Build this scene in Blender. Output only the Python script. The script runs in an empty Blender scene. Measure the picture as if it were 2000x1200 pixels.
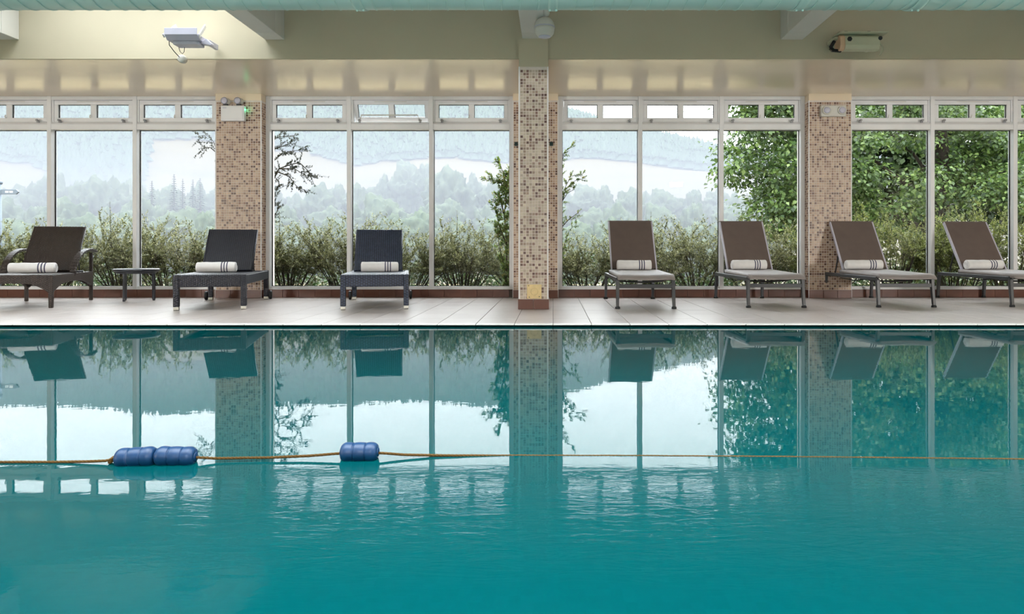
import bpy, math, random
import numpy as np
from mathutils import Vector, Matrix

random.seed(7)
SC = bpy.context.scene
COL = SC.collection
F = 1333.0            # focal length in pixels of the 2000 px wide frame (24 mm on 36 mm)
CAMH = 0.589          # camera height above the deck
PI = math.pi

# ------------------------------------------------------------------ camera
cam_d = bpy.data.cameras.new('camera')
cam_d.lens = 24.0
cam_d.sensor_width = 36.0
cam_d.shift_x = -80.0 / 2000.0
cam_d.shift_y = -112.0 / 2000.0
cam_d.clip_start = 0.02
cam_d.clip_end = 4000
cam = bpy.data.objects.new('camera', cam_d)
cam.location = (0, 0, CAMH)
cam.rotation_euler = (PI / 2, 0, 0)
COL.objects.link(cam)
SC.camera = cam

# ------------------------------------------------------------------ sky and exposure
SKY = 4.8             # radiance of the overcast sky at the horizon; three times that at the zenith (CIE overcast sky)
world = bpy.data.worlds.new('overcast_sky')
SC.world = world
world.use_nodes = True
wt = world.node_tree
bgn = wt.nodes['Background']
bgn.inputs[0].default_value = (0.93, 0.965, 1.0, 1)
wtc = wt.nodes.new('ShaderNodeTexCoord')
wsp = wt.nodes.new('ShaderNodeSeparateXYZ')
wt.links.new(wtc.outputs['Generated'], wsp.inputs[0])
wmx = wt.nodes.new('ShaderNodeMath')
wmx.operation = 'MAXIMUM'
wmx.inputs[1].default_value = 0.0
wt.links.new(wsp.outputs[2], wmx.inputs[0])
wma = wt.nodes.new('ShaderNodeMath')
wma.operation = 'MULTIPLY_ADD'
wma.inputs[1].default_value = 2.0 * SKY
wma.inputs[2].default_value = SKY
wt.links.new(wmx.outputs[0], wma.inputs[0])
wt.links.new(wma.outputs[0], bgn.inputs[1])
SC.view_settings.view_transform = 'Standard'
SC.view_settings.look = 'None'
SC.view_settings.exposure = 0.0
SC.view_settings.gamma = 1.0
SC.view_settings.use_curve_mapping = False
SC.cycles.use_denoising = True
SC.cycles.max_bounces = 6
SC.cycles.diffuse_bounces = 3
SC.cycles.glossy_bounces = 3
SC.cycles.use_adaptive_sampling = True
SC.cycles.adaptive_threshold = 0.07
SC.cycles.transparent_max_bounces = 16
SC.cycles.volume_bounces = 0
SC.cycles.sample_clamp_indirect = 6.0
SC.cycles.caustics_reflective = False
SC.cycles.caustics_refractive = False


# ------------------------------------------------------------------ materials
MATS = {}


class NT:
    """small wrapper for building node trees"""
    def __init__(self, m):
        m.use_nodes = True
        self.t = m.node_tree
        self.n = self.t.nodes
        for x in list(self.n):
            self.n.remove(x)
        self.out = self.n.new('ShaderNodeOutputMaterial')

    def new(self, kind, **kw):
        x = self.n.new('ShaderNode' + kind)
        for k, v in kw.items():
            setattr(x, k, v)
        return x

    def link(self, a, b):
        self.t.links.new(a, b)

    def coord(self, which='Object', scale=(1, 1, 1), loc=(0, 0, 0), rot=(0, 0, 0)):
        tc = self.new('TexCoord')
        mp = self.new('Mapping')
        mp.inputs['Scale'].default_value = scale
        mp.inputs['Location'].default_value = loc
        mp.inputs['Rotation'].default_value = rot
        self.link(tc.outputs[which], mp.inputs[0])
        return mp.outputs[0]

    def noise(self, vec, scale=5, detail=3, rough=0.55, dist=0):
        x = self.new('TexNoise')
        x.inputs['Scale'].default_value = scale
        x.inputs['Detail'].default_value = detail
        x.inputs['Roughness'].default_value = rough
        x.inputs['Distortion'].default_value = dist
        self.link(vec, x.inputs['Vector'])
        return x.outputs['Fac']

    def ramp(self, fac, stops):
        r = self.new('ValToRGB')
        cr = r.color_ramp
        while len(cr.elements) < len(stops):
            cr.elements.new(0.5)
        for e, (p, c) in zip(cr.elements, stops):
            e.position = p
            e.color = (*c, 1) if len(c) == 3 else c
        self.link(fac, r.inputs[0])
        return r.outputs[0]

    def math(self, op, a, b=None, c=None):
        x = self.new('Math', operation=op)
        for i, v in enumerate((a, b, c)):
            if v is None:
                continue
            if isinstance(v, (int, float)):
                x.inputs[i].default_value = v
            else:
                self.link(v, x.inputs[i])
        return x.outputs[0]

    def bump(self, h, strength=0.3, dist=0.01):
        b = self.new('Bump')
        b.inputs['Strength'].default_value = strength
        b.inputs['Distance'].default_value = dist
        self.link(h, b.inputs['Height'])
        return b.outputs[0]

    def principled(self, color=(0.8, 0.8, 0.8), rough=0.5, spec=0.5, metal=0, normal=None, **kw):
        p = self.new('BsdfPrincipled')
        if isinstance(color, tuple):
            p.inputs['Base Color'].default_value = (*color, 1)
        else:
            self.link(color, p.inputs['Base Color'])
        if isinstance(rough, (int, float)):
            p.inputs['Roughness'].default_value = rough
        else:
            self.link(rough, p.inputs['Roughness'])
        p.inputs['Specular IOR Level'].default_value = spec
        p.inputs['Metallic'].default_value = metal
        for k, v in kw.items():
            p.inputs[k.replace('_', ' ')].default_value = v
        if normal is not None:
            self.link(normal, p.inputs['Normal'])
        self.link(p.outputs[0], self.out.inputs[0])
        return p


def srgb(r, g, b):
    f = lambda c: (c / 255 / 12.92) if c <= 10 else ((c / 255 + 0.055) / 1.055) ** 2.4
    return (f(r), f(g), f(b))


def mat(name):
    m = bpy.data.materials.new(name)
    MATS[name] = m
    return NT(m)


def shade(c, k):
    return tuple(min(1, max(0, v * k)) for v in c)


def simple(name, color, rough=0.5, spec=0.5, metal=0, vary=0.06, scale=6, bump=0.0, bscale=60, **kw):
    t = mat(name)
    v = t.coord('Object')
    col = t.ramp(t.noise(v, scale, 3), [(0.3, shade(color, 1 - vary)), (0.7, shade(color, 1 + vary))])
    nrm = t.bump(t.noise(v, bscale, 3), bump, 0.004) if bump else None
    t.principled(col, rough, spec, metal, nrm, **kw)


simple('cream_paint', (0.61, 0.545, 0.40), 0.55, 0.35, vary=0.03, scale=1.5)
simple('ceiling_white', (0.76, 0.74, 0.68), 0.6, 0.3, vary=0.03, scale=1.5)
simple('soffit_paint', (0.95, 0.80, 0.60), 0.22, 0.9, vary=0.03, scale=1.2, bump=0.04, bscale=9)
simple('white_plastic', (0.90, 0.90, 0.91), 0.35, 0.4, vary=0.02)
simple('off_white_plastic', (0.72, 0.70, 0.64), 0.4, 0.4, vary=0.03)
simple('black_gasket', (0.012, 0.012, 0.014), 0.5, 0.3)
simple('grout', (0.78, 0.70, 0.64), 0.8, 0.2, vary=0.05, scale=20)
simple('floor_grout', (0.13, 0.115, 0.10), 0.8, 0.2)
simple('skirting', srgb(100, 58, 44), 0.35, 0.5, vary=0.12, scale=9)
simple('coping_white', (0.78, 0.77, 0.74), 0.35, 0.5, vary=0.05, scale=12)
simple('aluminium_grey', srgb(66, 68, 72), 0.38, 0.5, vary=0.05, bump=0.05, bscale=300)
simple('steel_grey', (0.34, 0.34, 0.35), 0.4, 0.5, vary=0.2, scale=80)
simple('dark_cap', srgb(34, 36, 40), 0.5, 0.4)
simple('metal_cap', (0.72, 0.70, 0.64), 0.32, 0.5, metal=0.6)
simple('table_resin', srgb(52, 55, 64), 0.28, 0.5, vary=0.05)
simple('blue_float', (0.0012, 0.036, 0.115), 0.42, 0.5, vary=0.14, scale=60)
simple('duct_paint', srgb(176, 212, 204), 0.35, 0.45, vary=0.03, scale=2)
simple('lamp_casing', (0.62, 0.61, 0.72), 0.4, 0.5, vary=0.04)
simple('lamp_casing_cream', srgb(206, 204, 176), 0.4, 0.5, vary=0.04)
simple('lamp_end_peach', srgb(222, 186, 152), 0.45, 0.4, vary=0.05)
simple('plate_beige', srgb(226, 202, 148), 0.4, 0.4, vary=0.08, scale=25)
simple('dark_hook', srgb(40, 62, 60), 0.5, 0.4)
simple('bark', (0.021, 0.0168, 0.0126), 0.9, 0.1, vary=0.3, scale=20, bump=0.6, bscale=30)
simple('twig', (0.042, 0.0336, 0.0238), 0.85, 0.1, vary=0.25, scale=20)
simple('sign_grey', srgb(98, 108, 120), 0.5, 0.3)
simple('sign_white', (0.8, 0.8, 0.8), 0.5, 0.3)
simple('outer_wall', (0.5, 0.47, 0.42), 0.8, 0.2)
simple('soil', (0.035, 0.028, 0.021), 0.95, 0.1, vary=0.3, scale=3)

# floor tile: pale, slightly streaky porcelain
t = mat('floor_tile')
v = t.coord('Object', scale=(1, 6, 1))
oi = t.new('ObjectInfo')
st = t.noise(v, 7, 4, 0.6)
rnd = t.math('MULTIPLY', oi.outputs['Random'], 0.25)
s2 = t.math('ADD', st, t.math('SUBTRACT', rnd, 0.12))
colr = t.ramp(s2, [(0.25, srgb(182, 171, 166)), (0.55, srgb(190, 180, 175)), (0.8, srgb(196, 187, 182))])
t.principled(colr, t.ramp(st, [(0.3, (0.28,) * 3), (0.7, (0.33,) * 3)]), 0.34,
             normal=t.bump(st, 0.03, 0.002))

# mosaic: colour kept per tile in a colour attribute
t = mat('mosaic')
at = t.new('VertexColor', layer_name='tile_colour')
t.principled(at.outputs[0], 0.38, 0.4)


def wicker(name, c1, c2, sx, sz, rough=0.4):
    t = mat(name)
    tc = t.new('TexCoord')
    sp = t.new('SeparateXYZ')
    t.link(tc.outputs['Object'], sp.inputs[0])
    a = t.math('SINE', t.math('MULTIPLY', sp.outputs[0], 2 * PI / sx))
    yz = t.math('ADD', sp.outputs[1], sp.outputs[2])
    b = t.math('SINE', t.math('MULTIPLY', yz, 2 * PI / sz))
    w = t.math('MULTIPLY', a, b)
    h = t.math('ADD', t.math('MULTIPLY', w, 0.32), t.math('MULTIPLY', t.math('ABSOLUTE', a), 0.5))
    nz = t.noise(tc.outputs['Object'], 30, 2)
    fac = t.math('ADD', t.math('MULTIPLY', h, 0.75), t.math('MULTIPLY', nz, 0.35))
    col = t.ramp(fac, [(0.12, c1), (0.7, c2)])
    t.principled(col, rough, 0.5, normal=t.bump(h, 0.9, 0.004))


wicker('wicker_navy', srgb(16, 21, 34), srgb(58, 70, 96), 0.046, 0.026)
wicker('wicker_black', srgb(11, 12, 20), srgb(36, 39, 56), 0.040, 0.022)
wicker('wicker_brown', srgb(20, 15, 14), srgb(64, 50, 44), 0.030, 0.020)


def fabric(name, c, rough=0.85, weave=900, spec=0.2):
    t = mat(name)
    v = t.coord('Object')
    n1 = t.noise(v, 9, 3)
    col = t.ramp(n1, [(0.3, shade(c, 0.94)), (0.7, shade(c, 1.06))])
    t.principled(col, rough, spec, normal=t.bump(t.noise(v, weave, 2), 0.25, 0.002))


fabric('sling_taupe', srgb(112, 99, 94), 0.62, 500, 0.35)
fabric('cushion_grey', srgb(150, 142, 140), 0.55, 400, 0.4)
fabric('towel_white', (0.93, 0.915, 0.92), 0.95, 160)
fabric('towel_stripe', srgb(92, 92, 116), 0.95, 160)
fabric('rope_fibre', srgb(92, 68, 32), 0.75, 500)

# clear glass: a thin sheet that mirrors by Fresnel and lets the rest through
def glassy(name, tint, gloss=0.0):
    t = mat(name)
    fr = t.new('Fresnel')
    fr.inputs['IOR'].default_value = 1.22
    tr = t.new('BsdfTransparent')
    tr.inputs[0].default_value = (*tint, 1)
    gl = t.new('BsdfGlossy')
    gl.inputs['Roughness'].default_value = gloss
    mx = t.new('MixShader')
    t.link(fr.outputs[0], mx.inputs[0])
    t.link(tr.outputs[0], mx.inputs[1])
    t.link(gl.outputs[0], mx.inputs[2])
    t.link(mx.outputs[0], t.out.inputs[0])


glassy('window_glass', (0.97, 0.985, 0.985))

# pool water: clear teal-tinted body under a Fresnel mirror with gentle ripples
t = mat('pool_water')
tc = t.new('TexCoord')
sp = t.new('SeparateXYZ')
t.link(tc.outputs['Object'], sp.inputs[0])
v1 = t.coord('Object', scale=(1.0, 1.7, 1))
fine = t.noise(v1, 9.0, 2, 0.5, 0.4)
v2 = t.coord('Object', scale=(2.2, 8.0, 1), rot=(0, 0, 0.22))
streak = t.noise(v2, 3.2, 3, 0.6, 1.2)
v3 = t.coord('Object', scale=(3.0, 9.0, 1), rot=(0, 0, -0.25))
streak2 = t.noise(v3, 5.5, 2, 0.6, 0.8)
# stirred patch: strongest about 1.3 - 1.9 m from the near end, fading out by the rope line
mr = t.new('MapRange', interpolation_type='SMOOTHSTEP')
t.link(sp.outputs[1], mr.inputs[0])
for i, val in ((1, 2.05), (2, 1.50), (3, 0.0), (4, 1.0)):
    mr.inputs[i].default_value = val
mr2 = t.new('MapRange', interpolation_type='SMOOTHSTEP')
t.link(sp.outputs[1], mr2.inputs[0])
for i, val in ((1, 1.15), (2, 1.45), (3, 0.25), (4, 1.0)):
    mr2.inputs[i].default_value = val
mx_ = t.new('MapRange', interpolation_type='SMOOTHSTEP')
t.link(sp.outputs[0], mx_.inputs[0])
for i, val in ((1, -1.15), (2, -0.65), (3, 0.02), (4, 1.0)):
    mx_.inputs[i].default_value = val
stir = t.math('MULTIPLY', t.math('MULTIPLY', mr.outputs[0], mr2.outputs[0]), mx_.outputs[0])
hs = t.math('MULTIPLY', t.math('ADD', streak, t.math('MULTIPLY', streak2, 0.45)), stir)
hf = t.math('MULTIPLY', fine, 0.012)
height = t.math('ADD', t.math('MULTIPLY', hs, 0.075), hf)
nrm = t.bump(height, 1.0, 0.010)
fr = t.new('Fresnel')
fr.inputs['IOR'].default_value = 1.333
t.link(nrm, fr.inputs['Normal'])
fac = t.math('MINIMUM', t.math('MAXIMUM', t.math('MULTIPLY_ADD', fr.outputs[0], 1.35, -0.092), 0.012), 0.46)
# body of the water: part clear, part scattering teal
tr = t.new('BsdfTransparent')
tr.inputs[0].default_value = (0.05, 0.72, 0.74, 1)
df = t.new('BsdfDiffuse')
df.inputs[0].default_value = (0.0004, 0.074, 0.083, 1)
body = t.new('MixShader')
body.inputs[0].default_value = 0.68
t.link(tr.outputs[0], body.inputs[1])
t.link(df.outputs[0], body.inputs[2])
gl = t.new('BsdfGlossy')
gl.inputs['Roughness'].default_value = 0.015
t.link(nrm, gl.inputs['Normal'])
mx = t.new('MixShader')
t.link(fac, mx.inputs[0])
t.link(body.outputs[0], mx.inputs[1])
t.link(gl.outputs[0], mx.inputs[2])
t.link(mx.outputs[0], t.out.inputs[0])

# pool lining: small aqua tiles
t = mat('pool_lining')
v = t.coord('Object')
vo = t.new('TexVoronoi', feature='F1', distance='CHEBYCHEV')
vo.inputs['Scale'].default_value = 14
vo.inputs['Randomness'].default_value = 0.0
t.link(v, vo.inputs['Vector'])
col = t.ramp(vo.outputs['Color'], [(0.0, (0.20, 0.35, 0.345)), (1.0, (0.27, 0.40, 0.395))])
t.principled(col, 0.5, 0.2)


def leafy(name, c1, c2, trans=0.35, rough=0.5, c3=None):
    t = mat(name)
    oi = t.new('NewGeometry')
    r = oi.outputs['Random Per Island']
    stops = [(0.0, c1), (1.0, c2)] if c3 is None else [(0.0, c1), (0.75, c2), (1.0, c3)]
    col = t.ramp(r, stops)
    p = t.principled(col, rough, 0.35)
    tl = t.new('BsdfTranslucent')
    t.link(col, tl.inputs[0])
    m2 = t.new('MixShader')
    m2.inputs[0].default_value = trans
    t.link(p.outputs[0], m2.inputs[1])
    t.link(tl.outputs[0], m2.inputs[2])
    t.link(m2.outputs[0], t.out.inputs[0])


leafy('leaf_shrub', (0.042, 0.048, 0.018), (0.175, 0.182, 0.070), 0.35, 0.5, (0.40, 0.39, 0.21))
leafy('leaf_shrub_green', (0.042, 0.056, 0.014), (0.175, 0.203, 0.049), 0.38, 0.5, (0.322, 0.336, 0.112))
leafy('leaf_tree', (0.0154, 0.0385, 0.0098), (0.077, 0.133, 0.028), 0.42, 0.4, (0.168, 0.238, 0.063))
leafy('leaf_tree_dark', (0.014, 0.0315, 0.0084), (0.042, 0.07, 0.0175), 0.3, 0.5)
leafy('leaf_dark_needle', (0.021, 0.0245, 0.0175), (0.063, 0.07, 0.049), 0.2, 0.6)
leafy('leaf_climber', (0.045, 0.085, 0.018), (0.16, 0.23, 0.055), 0.45, 0.45, (0.26, 0.20, 0.07))


def blotchy(name, c1, c2, scale, rough=0.9):
    t = mat(name)
    v = t.coord('Object')
    col = t.ramp(t.noise(v, scale, 4, 0.65), [(0.32, c1), (0.66, c2)])
    t.principled(col, rough, 0.1)


blotchy('far_leaves', (0.036, 0.052, 0.038), (0.085, 0.108, 0.068), 0.9)
blotchy('far_conifer', (0.021, 0.0385, 0.028), (0.049, 0.077, 0.049), 0.2)

# hillside: ripe field with a few green strips
t = mat('field_ground')
v = t.coord('Object', scale=(0.006, 0.02, 0.01))
f1 = t.noise(v, 1.0, 3, 0.6)
col = t.ramp(f1, [(0.30, (0.054, 0.050, 0.025)), (0.42, (0.082, 0.064, 0.029)), (0.8, (0.096, 0.076, 0.037))])
sp = t.new('SeparateXYZ')
tc = t.new('TexCoord')
t.link(tc.outputs['Object'], sp.inputs[0])
mr = t.new('MapRange')
t.link(sp.outputs[1], mr.inputs[0])
for i, val in ((1, 240.0), (2, 300.0), (3, 0.0), (4, 1.0)):
    mr.inputs[i].default_value = val
mc = t.new('MixRGB')
t.link(mr.outputs[0], mc.inputs[0])
mc.inputs[1].default_value = (0.19, 0.155, 0.09, 1)
t.link(col, mc.inputs[2])
t.principled(mc.outputs[0], 0.95, 0.1)


def emitter(name, color, strength):
    t = mat(name)
    e = t.new('Emission')
    e.inputs[0].default_value = (*color, 1)
    e.inputs[1].default_value = strength
    t.link(e.outputs[0], t.out.inputs[0])



emitter('lamp_glow_strong', (1.0, 0.98, 0.95), 70)
emitter('led_green', (0.05, 1.0, 0.45), 14)


# ------------------------------------------------------------------ object helpers
def tag(o, label=None, cat=None, group=None, kind=None):
    if label:
        o['label'] = label
    if cat:
        o['category'] = cat
    if group:
        o['group'] = group
    if kind:
        o['kind'] = kind
    return o


def empty(name, loc=(0, 0, 0), rz=0.0, label=None, cat=None, group=None, kind=None):
    o = bpy.data.objects.new(name, None)
    o.empty_display_size = 0.1
    o.location = loc
    o.rotation_euler = (0, 0, rz)
    COL.objects.link(o)
    return tag(o, label, cat, group, kind)


def children(o):
    return KIDS.get(o.name, [])


KIDS = {}


def put(me, name, parent=None, loc=None, rot=None):
    o = bpy.data.objects.new(name, me)
    COL.objects.link(o)
    if parent is not None:
        o.parent = parent
        KIDS.setdefault(parent.name, []).append(o)
    if loc is not None:
        o.location = loc
    if rot is not None:
        o.rotation_euler = rot
    return o


def copy_tree(o, parent=None):
    c = o.copy()
    COL.objects.link(c)
    c.parent = parent
    if parent is not None:
        KIDS.setdefault(parent.name, []).append(c)
    for ch in list(children(o)):
        copy_tree(ch, c)
    return c


class MB:
    """collects simple shapes into one mesh"""
    def __init__(self):
        self.v, self.f, self.m, self.sm = [], [], [], []

    def add(self, verts, faces, mi=0, smooth=False, M=None):
        b = len(self.v)
        if M is not None:
            verts = [M @ Vector(p) for p in verts]
        self.v += [tuple(p) for p in verts]
        self.f += [tuple(b + i for i in f) for f in faces]
        self.m += [mi] * len(faces)
        self.sm += [smooth] * len(faces)
        return self

    def box(self, lo, hi, mi=0, M=None):
        (a, b, c), (d, e, f) = lo, hi
        vs = [(a, b, c), (d, b, c), (d, e, c), (a, e, c), (a, b, f), (d, b, f), (d, e, f), (a, e, f)]
        fs = [(0, 3, 2, 1), (4, 5, 6, 7), (0, 1, 5, 4), (1, 2, 6, 5), (2, 3, 7, 6), (3, 0, 4, 7)]
        return self.add(vs, fs, mi, False, M)

    def bar(self, p, q, w, h, mi=0, up=(0, 0, 1), w2=None, h2=None):
        """rectangular bar from p to q; w across, h along 'up'"""
        p, q = Vector(p), Vector(q)
        d = (q - p).normalized()
        s = d.cross(Vector(up))
        if s.length < 1e-6:
            s = d.cross(Vector((0, 1, 0)))
        s.normalize()
        u = s.cross(d).normalized()
        w2 = w if w2 is None else w2
        h2 = h if h2 is None else h2
        vs = []
        for c, ww, hh in ((p, w, h), (q, w2, h2)):
            for a, b in ((-1, -1), (1, -1), (1, 1), (-1, 1)):
                vs.append(c + s * (a * ww / 2) + u * (b * hh / 2))
        fs = [(0, 3, 2, 1), (4, 5, 6, 7), (0, 1, 5, 4), (1, 2, 6, 5), (2, 3, 7, 6), (3, 0, 4, 7)]
        fs = [tuple(reversed(f)) for f in fs]
        return self.add(vs, fs, mi, False)

    def tube(self, pts, r, n=8, mi=0, caps=True):
        pts = [Vector(p) for p in pts]
        rs = r if isinstance(r, (list, tuple)) else [r] * len(pts)
        vs, fs = [], []
        prev = None
        for i, p in enumerate(pts):
            a = pts[max(i - 1, 0)]
            b = pts[min(i + 1, len(pts) - 1)]
            d = (b - a).normalized()
            if prev is None:
                s = d.orthogonal().normalized()
            else:
                s = (prev - d * prev.dot(d))
                s = s.normalized() if s.length > 1e-6 else d.orthogonal().normalized()
            prev = s
            u = d.cross(s)
            for k in range(n):
                an = 2 * PI * k / n
                vs.append(p + (s * math.cos(an) + u * math.sin(an)) * rs[i])
        for i in range(len(pts) - 1):
            for k in range(n):
                k2 = (k + 1) % n
                fs.append((i * n + k, i * n + k2, (i + 1) * n + k2, (i + 1) * n + k))
        if caps:
            fs.append(tuple(range(n - 1, -1, -1)))
            fs.append(tuple((len(pts) - 1) * n + k for k in range(n)))
        return self.add(vs, fs, mi, True)

    def lathe(self, prof, n=24, mi=0, M=None, smooth=True):
        """profile of (radius, height) turned about z"""
        vs, fs = [], []
        for r, z in prof:
            for k in range(n):
                an = 2 * PI * k / n
                vs.append((r * math.cos(an), r * math.sin(an), z))
        for i in range(len(prof) - 1):
            for k in range(n):
                k2 = (k + 1) % n
                fs.append((i * n + k, i * n + k2, (i + 1) * n + k2, (i + 1) * n + k))
        fs.append(tuple(range(n - 1, -1, -1)))
        fs.append(tuple((len(prof) - 1) * n + k for k in range(n)))
        return self.add(vs, fs, mi, smooth, M)

    def prism(self, poly, a, b, axis='x', mi=0, M=None):
        """polygon extruded from a to b along an axis; poly in the other two axes"""
        n = len(poly)
        vs = []
        for s in (a, b):
            for p, q in poly:
                vs.append({'x': (s, p, q), 'y': (p, s, q), 'z': (p, q, s)}[axis])
        fs = [tuple(range(n - 1, -1, -1)), tuple(range(n, 2 * n))]
        for k in range(n):
            k2 = (k + 1) % n
            fs.append((k, k2, n + k2, n + k))
        return self.add(vs, fs, mi, False, M)

    def mesh(self, name, mats, bevel=0):
        me = bpy.data.meshes.new(name)
        me.from_pydata(self.v, [], self.f)
        for m in (mats if isinstance(mats, (list, tuple)) else [mats]):
            me.materials.append(MATS[m])
        me.polygons.foreach_set('material_index', self.m)
        me.polygons.foreach_set('use_smooth', self.sm)
        me.validate()
        me.update()
        import bmesh
        bm = bmesh.new()
        bm.from_mesh(me)
        bmesh.ops.recalc_face_normals(bm, faces=bm.faces)
        if bevel:
            es = [e for e in bm.edges if len(e.link_faces) == 2 and e.calc_face_angle(0) > 0.6]
            bmesh.ops.bevel(bm, geom=es, offset=bevel, segments=2, affect='EDGES', profile=0.5, clamp_overlap=True)
        bm.to_mesh(me)
        bm.free()
        return me

    def build(self, name, mats, parent=None, bevel=0, loc=None, rot=None):
        return put(self.mesh(name, mats, bevel), name, parent, loc, rot)


def structure(name, mb, mats, label=None, parent=None, bevel=0, cat=None):
    o = mb.build(name, mats, parent, bevel)
    if parent is None:
        tag(o, label, cat or name.split('_')[0], kind='structure')
    return o


def quads_mesh(name, V, material, smooth=True):
    """V: (n,4,3) array of quads -> mesh"""
    n = len(V)
    me = bpy.data.meshes.new(name)
    me.vertices.add(n * 4)
    me.loops.add(n * 4)
    me.polygons.add(n)
    me.vertices.foreach_set('co', V.reshape(-1).astype(np.float32))
    me.loops.foreach_set('vertex_index', np.arange(n * 4, dtype=np.int32))
    me.polygons.foreach_set('loop_start', np.arange(0, n * 4, 4, dtype=np.int32))
    me.polygons.foreach_set('loop_total', np.full(n, 4, dtype=np.int32))
    me.materials.append(MATS[material])
    me.update()
    me.validate()
    return me


RNG = np.random.default_rng(11)


def norm(a):
    return a / np.maximum(np.linalg.norm(a, axis=-1, keepdims=True), 1e-9)


def leaf_quads(P, D, N, L, W):
    """diamond leaves at P pointing along D with normal about N"""
    D = norm(D)
    S = norm(np.cross(D, N))
    L = np.asarray(L).reshape(-1, 1)
    W = np.asarray(W).reshape(-1, 1)
    N2 = norm(np.cross(S, D))
    mid = P + D * L * 0.45
    return np.stack([P, mid + S * W / 2 + N2 * W * 0.16, P + D * L, mid - S * W / 2 + N2 * W * 0.16], axis=1)

# ------------------------------------------------------------------ main dimensions (metres)
EDGE = 5.402           # far pool edge
WATER = -0.024        # water level below the deck
WALL = 8.44           # skirting face of the window wall
PIERF = 8.30          # front face of the tiled piers
GLASS = 8.50
FASCIA = 6.79
COLF = 6.75           # front of the free-standing column
SOFFIT = 2.488
CEIL = 3.5
XL, XR = -9.6, 8.8
YB = -1.75            # wall behind the camera
NEAR = 0.75           # near pool edge
BAYS = [(-7.28, (-6.222, -5.165), -4.108), (-3.546, (-2.520, -1.505), -0.489),
        (0.065, (1.078, 2.083), 3.110), (3.633, (4.687, 5.711), 6.735)]
PIERS = [(-4.103, -3.549), (-0.486, 0.062), (3.113, 3.630)]

# ------------------------------------------------------------------ floor: bed, tiles, coping, pool basin
bed = MB()
bed.box((XL, EDGE + 0.28, -0.25), (XR, 8.72, -0.004))
bed.box((XL, EDGE + 0.0745, -0.02), (XR, EDGE + 0.28, -0.004))
floor = structure('floor', bed, 'floor_grout', 'pale porcelain tiled deck along the far side of the pool', cat='floor')

TP, TD, J = 0.3056, 0.41, 0.0045
rows = [EDGE + 0.075] + [5.834 + TD * k for k in range(7)] + [WALL + 0.02]
tile_me = {}


def tile_mesh(dep):
    k = round(dep, 3)
    if k not in tile_me:
        tile_me[k] = MB().box((J / 2, J / 2, -0.02), (TP - J / 2, dep - J / 2, 0)).mesh('tile', 'floor_tile', 0.0012)
    return tile_me[k]


rest = MB()
n_tile = 0
for r in range(len(rows) - 1):
    y0, y1 = rows[r], rows[r + 1]
    x0, x1 = -1080 * y1 / F, 920 * y1 / F
    k0 = math.floor(XL / TP) + 1
    k1 = math.ceil(XR / TP) - 1
    for k in range(k0, k1):
        xa = k * TP
        if xa + TP > x0 and xa < x1:
            put(tile_mesh(y1 - y0), 'tile', floor, (xa, y0, random.uniform(-0.0005, 0)))
            n_tile += 1
        else:
            rest.box((xa + J / 2, y0 + J / 2, -0.02), (xa + TP - J / 2, y1 - J / 2, 0))
o = rest.build('tile_remainder', 'floor_tile', floor)
o['kind'] = 'stuff'

cop = MB().box((XL, EDGE + 0.006, -0.0102), (XR, EDGE + 0.0745, -0.004))
coping = structure('trim_1', cop, 'floor_grout', 'white tiled coping strip along the far pool edge', cat='coping')
cp_me = MB().box((0.002, 0, -0.0105), (TP - 0.002, 0.072, 0.0)).mesh('coping_tile', 'coping_white', 0.004)
for k in range(math.floor(-1080 * EDGE / F / TP), math.ceil(920 * EDGE / F / TP)):
    put(cp_me, 'coping_tile', coping, (k * TP, EDGE, 0))

basin = MB()
zb = -1.35
basin.box((XL, NEAR, zb - 0.1), (XR, EDGE + 0.28, zb))
basin.box((XL, EDGE + 0.25, zb), (XR, EDGE + 0.28, -0.022))
basin.box((XL, NEAR - 0.05, zb), (XR, NEAR, -0.03))
basin.box((XL - 0.05, NEAR, zb), (XL, EDGE + 0.28, -0.03))
basin.box((XR, NEAR, zb), (XR + 0.05, EDGE + 0.28, -0.03))
structure('floor_pool_basin', basin, 'pool_lining', 'aqua tiled basin of the swimming pool under the water', cat='pool basin')

wat = MB()
wat.add([(XL, NEAR, 0), (XR, NEAR, 0), (XR, EDGE + 0.25, 0), (XL, EDGE + 0.25, 0)], [(0, 1, 2, 3)])
water = wat.build('pool_water', 'pool_water', None, loc=(0, 0, WATER))
tag(water, 'calm teal water of the indoor swimming pool', 'water', kind='structure')

nd = MB().box((XL, YB, -0.25), (XR, NEAR, 0))
structure('floor_near_deck', nd, 'floor_tile', 'pale deck on the near side of the pool', cat='floor')

# ------------------------------------------------------------------ room shell
def shell(name, lo, hi, m, label, cat):
    return structure(name, MB().box(lo, hi), m, label, cat=cat)


shell('wall_left', (XL - 0.2, YB, -1.4), (XL, 8.7, CEIL), 'cream_paint', 'cream painted end wall of the pool hall on the left', 'wall')
shell('wall_right', (XR, YB, -1.4), (XR + 0.2, 8.7, CEIL), 'cream_paint', 'cream painted end wall of the pool hall on the right', 'wall')
shell('wall_rear', (XL, YB - 0.2, -0.3), (XR, YB, CEIL), 'cream_paint', 'cream painted wall behind the near deck', 'wall')
shell('wall_fascia', (XL, FASCIA, SOFFIT), (XR, FASCIA + 0.03, CEIL + 0.1), 'cream_paint',
      'olive cream painted upper wall band above the lower ceiling', 'wall')
wh = MB()
wh.box((XL, WALL + 0.02, SOFFIT), (XR, 8.7, CEIL))
wh.box((XL, WALL - 0.02, -0.3), (BAYS[0][0], 8.7, SOFFIT))
wh.box((BAYS[3][2], WALL - 0.02, -0.3), (XR, 8.7, SOFFIT))
structure('wall_back', wh, 'cream_paint', 'cream painted window wall above and beyond the windows', cat='wall')
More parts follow.
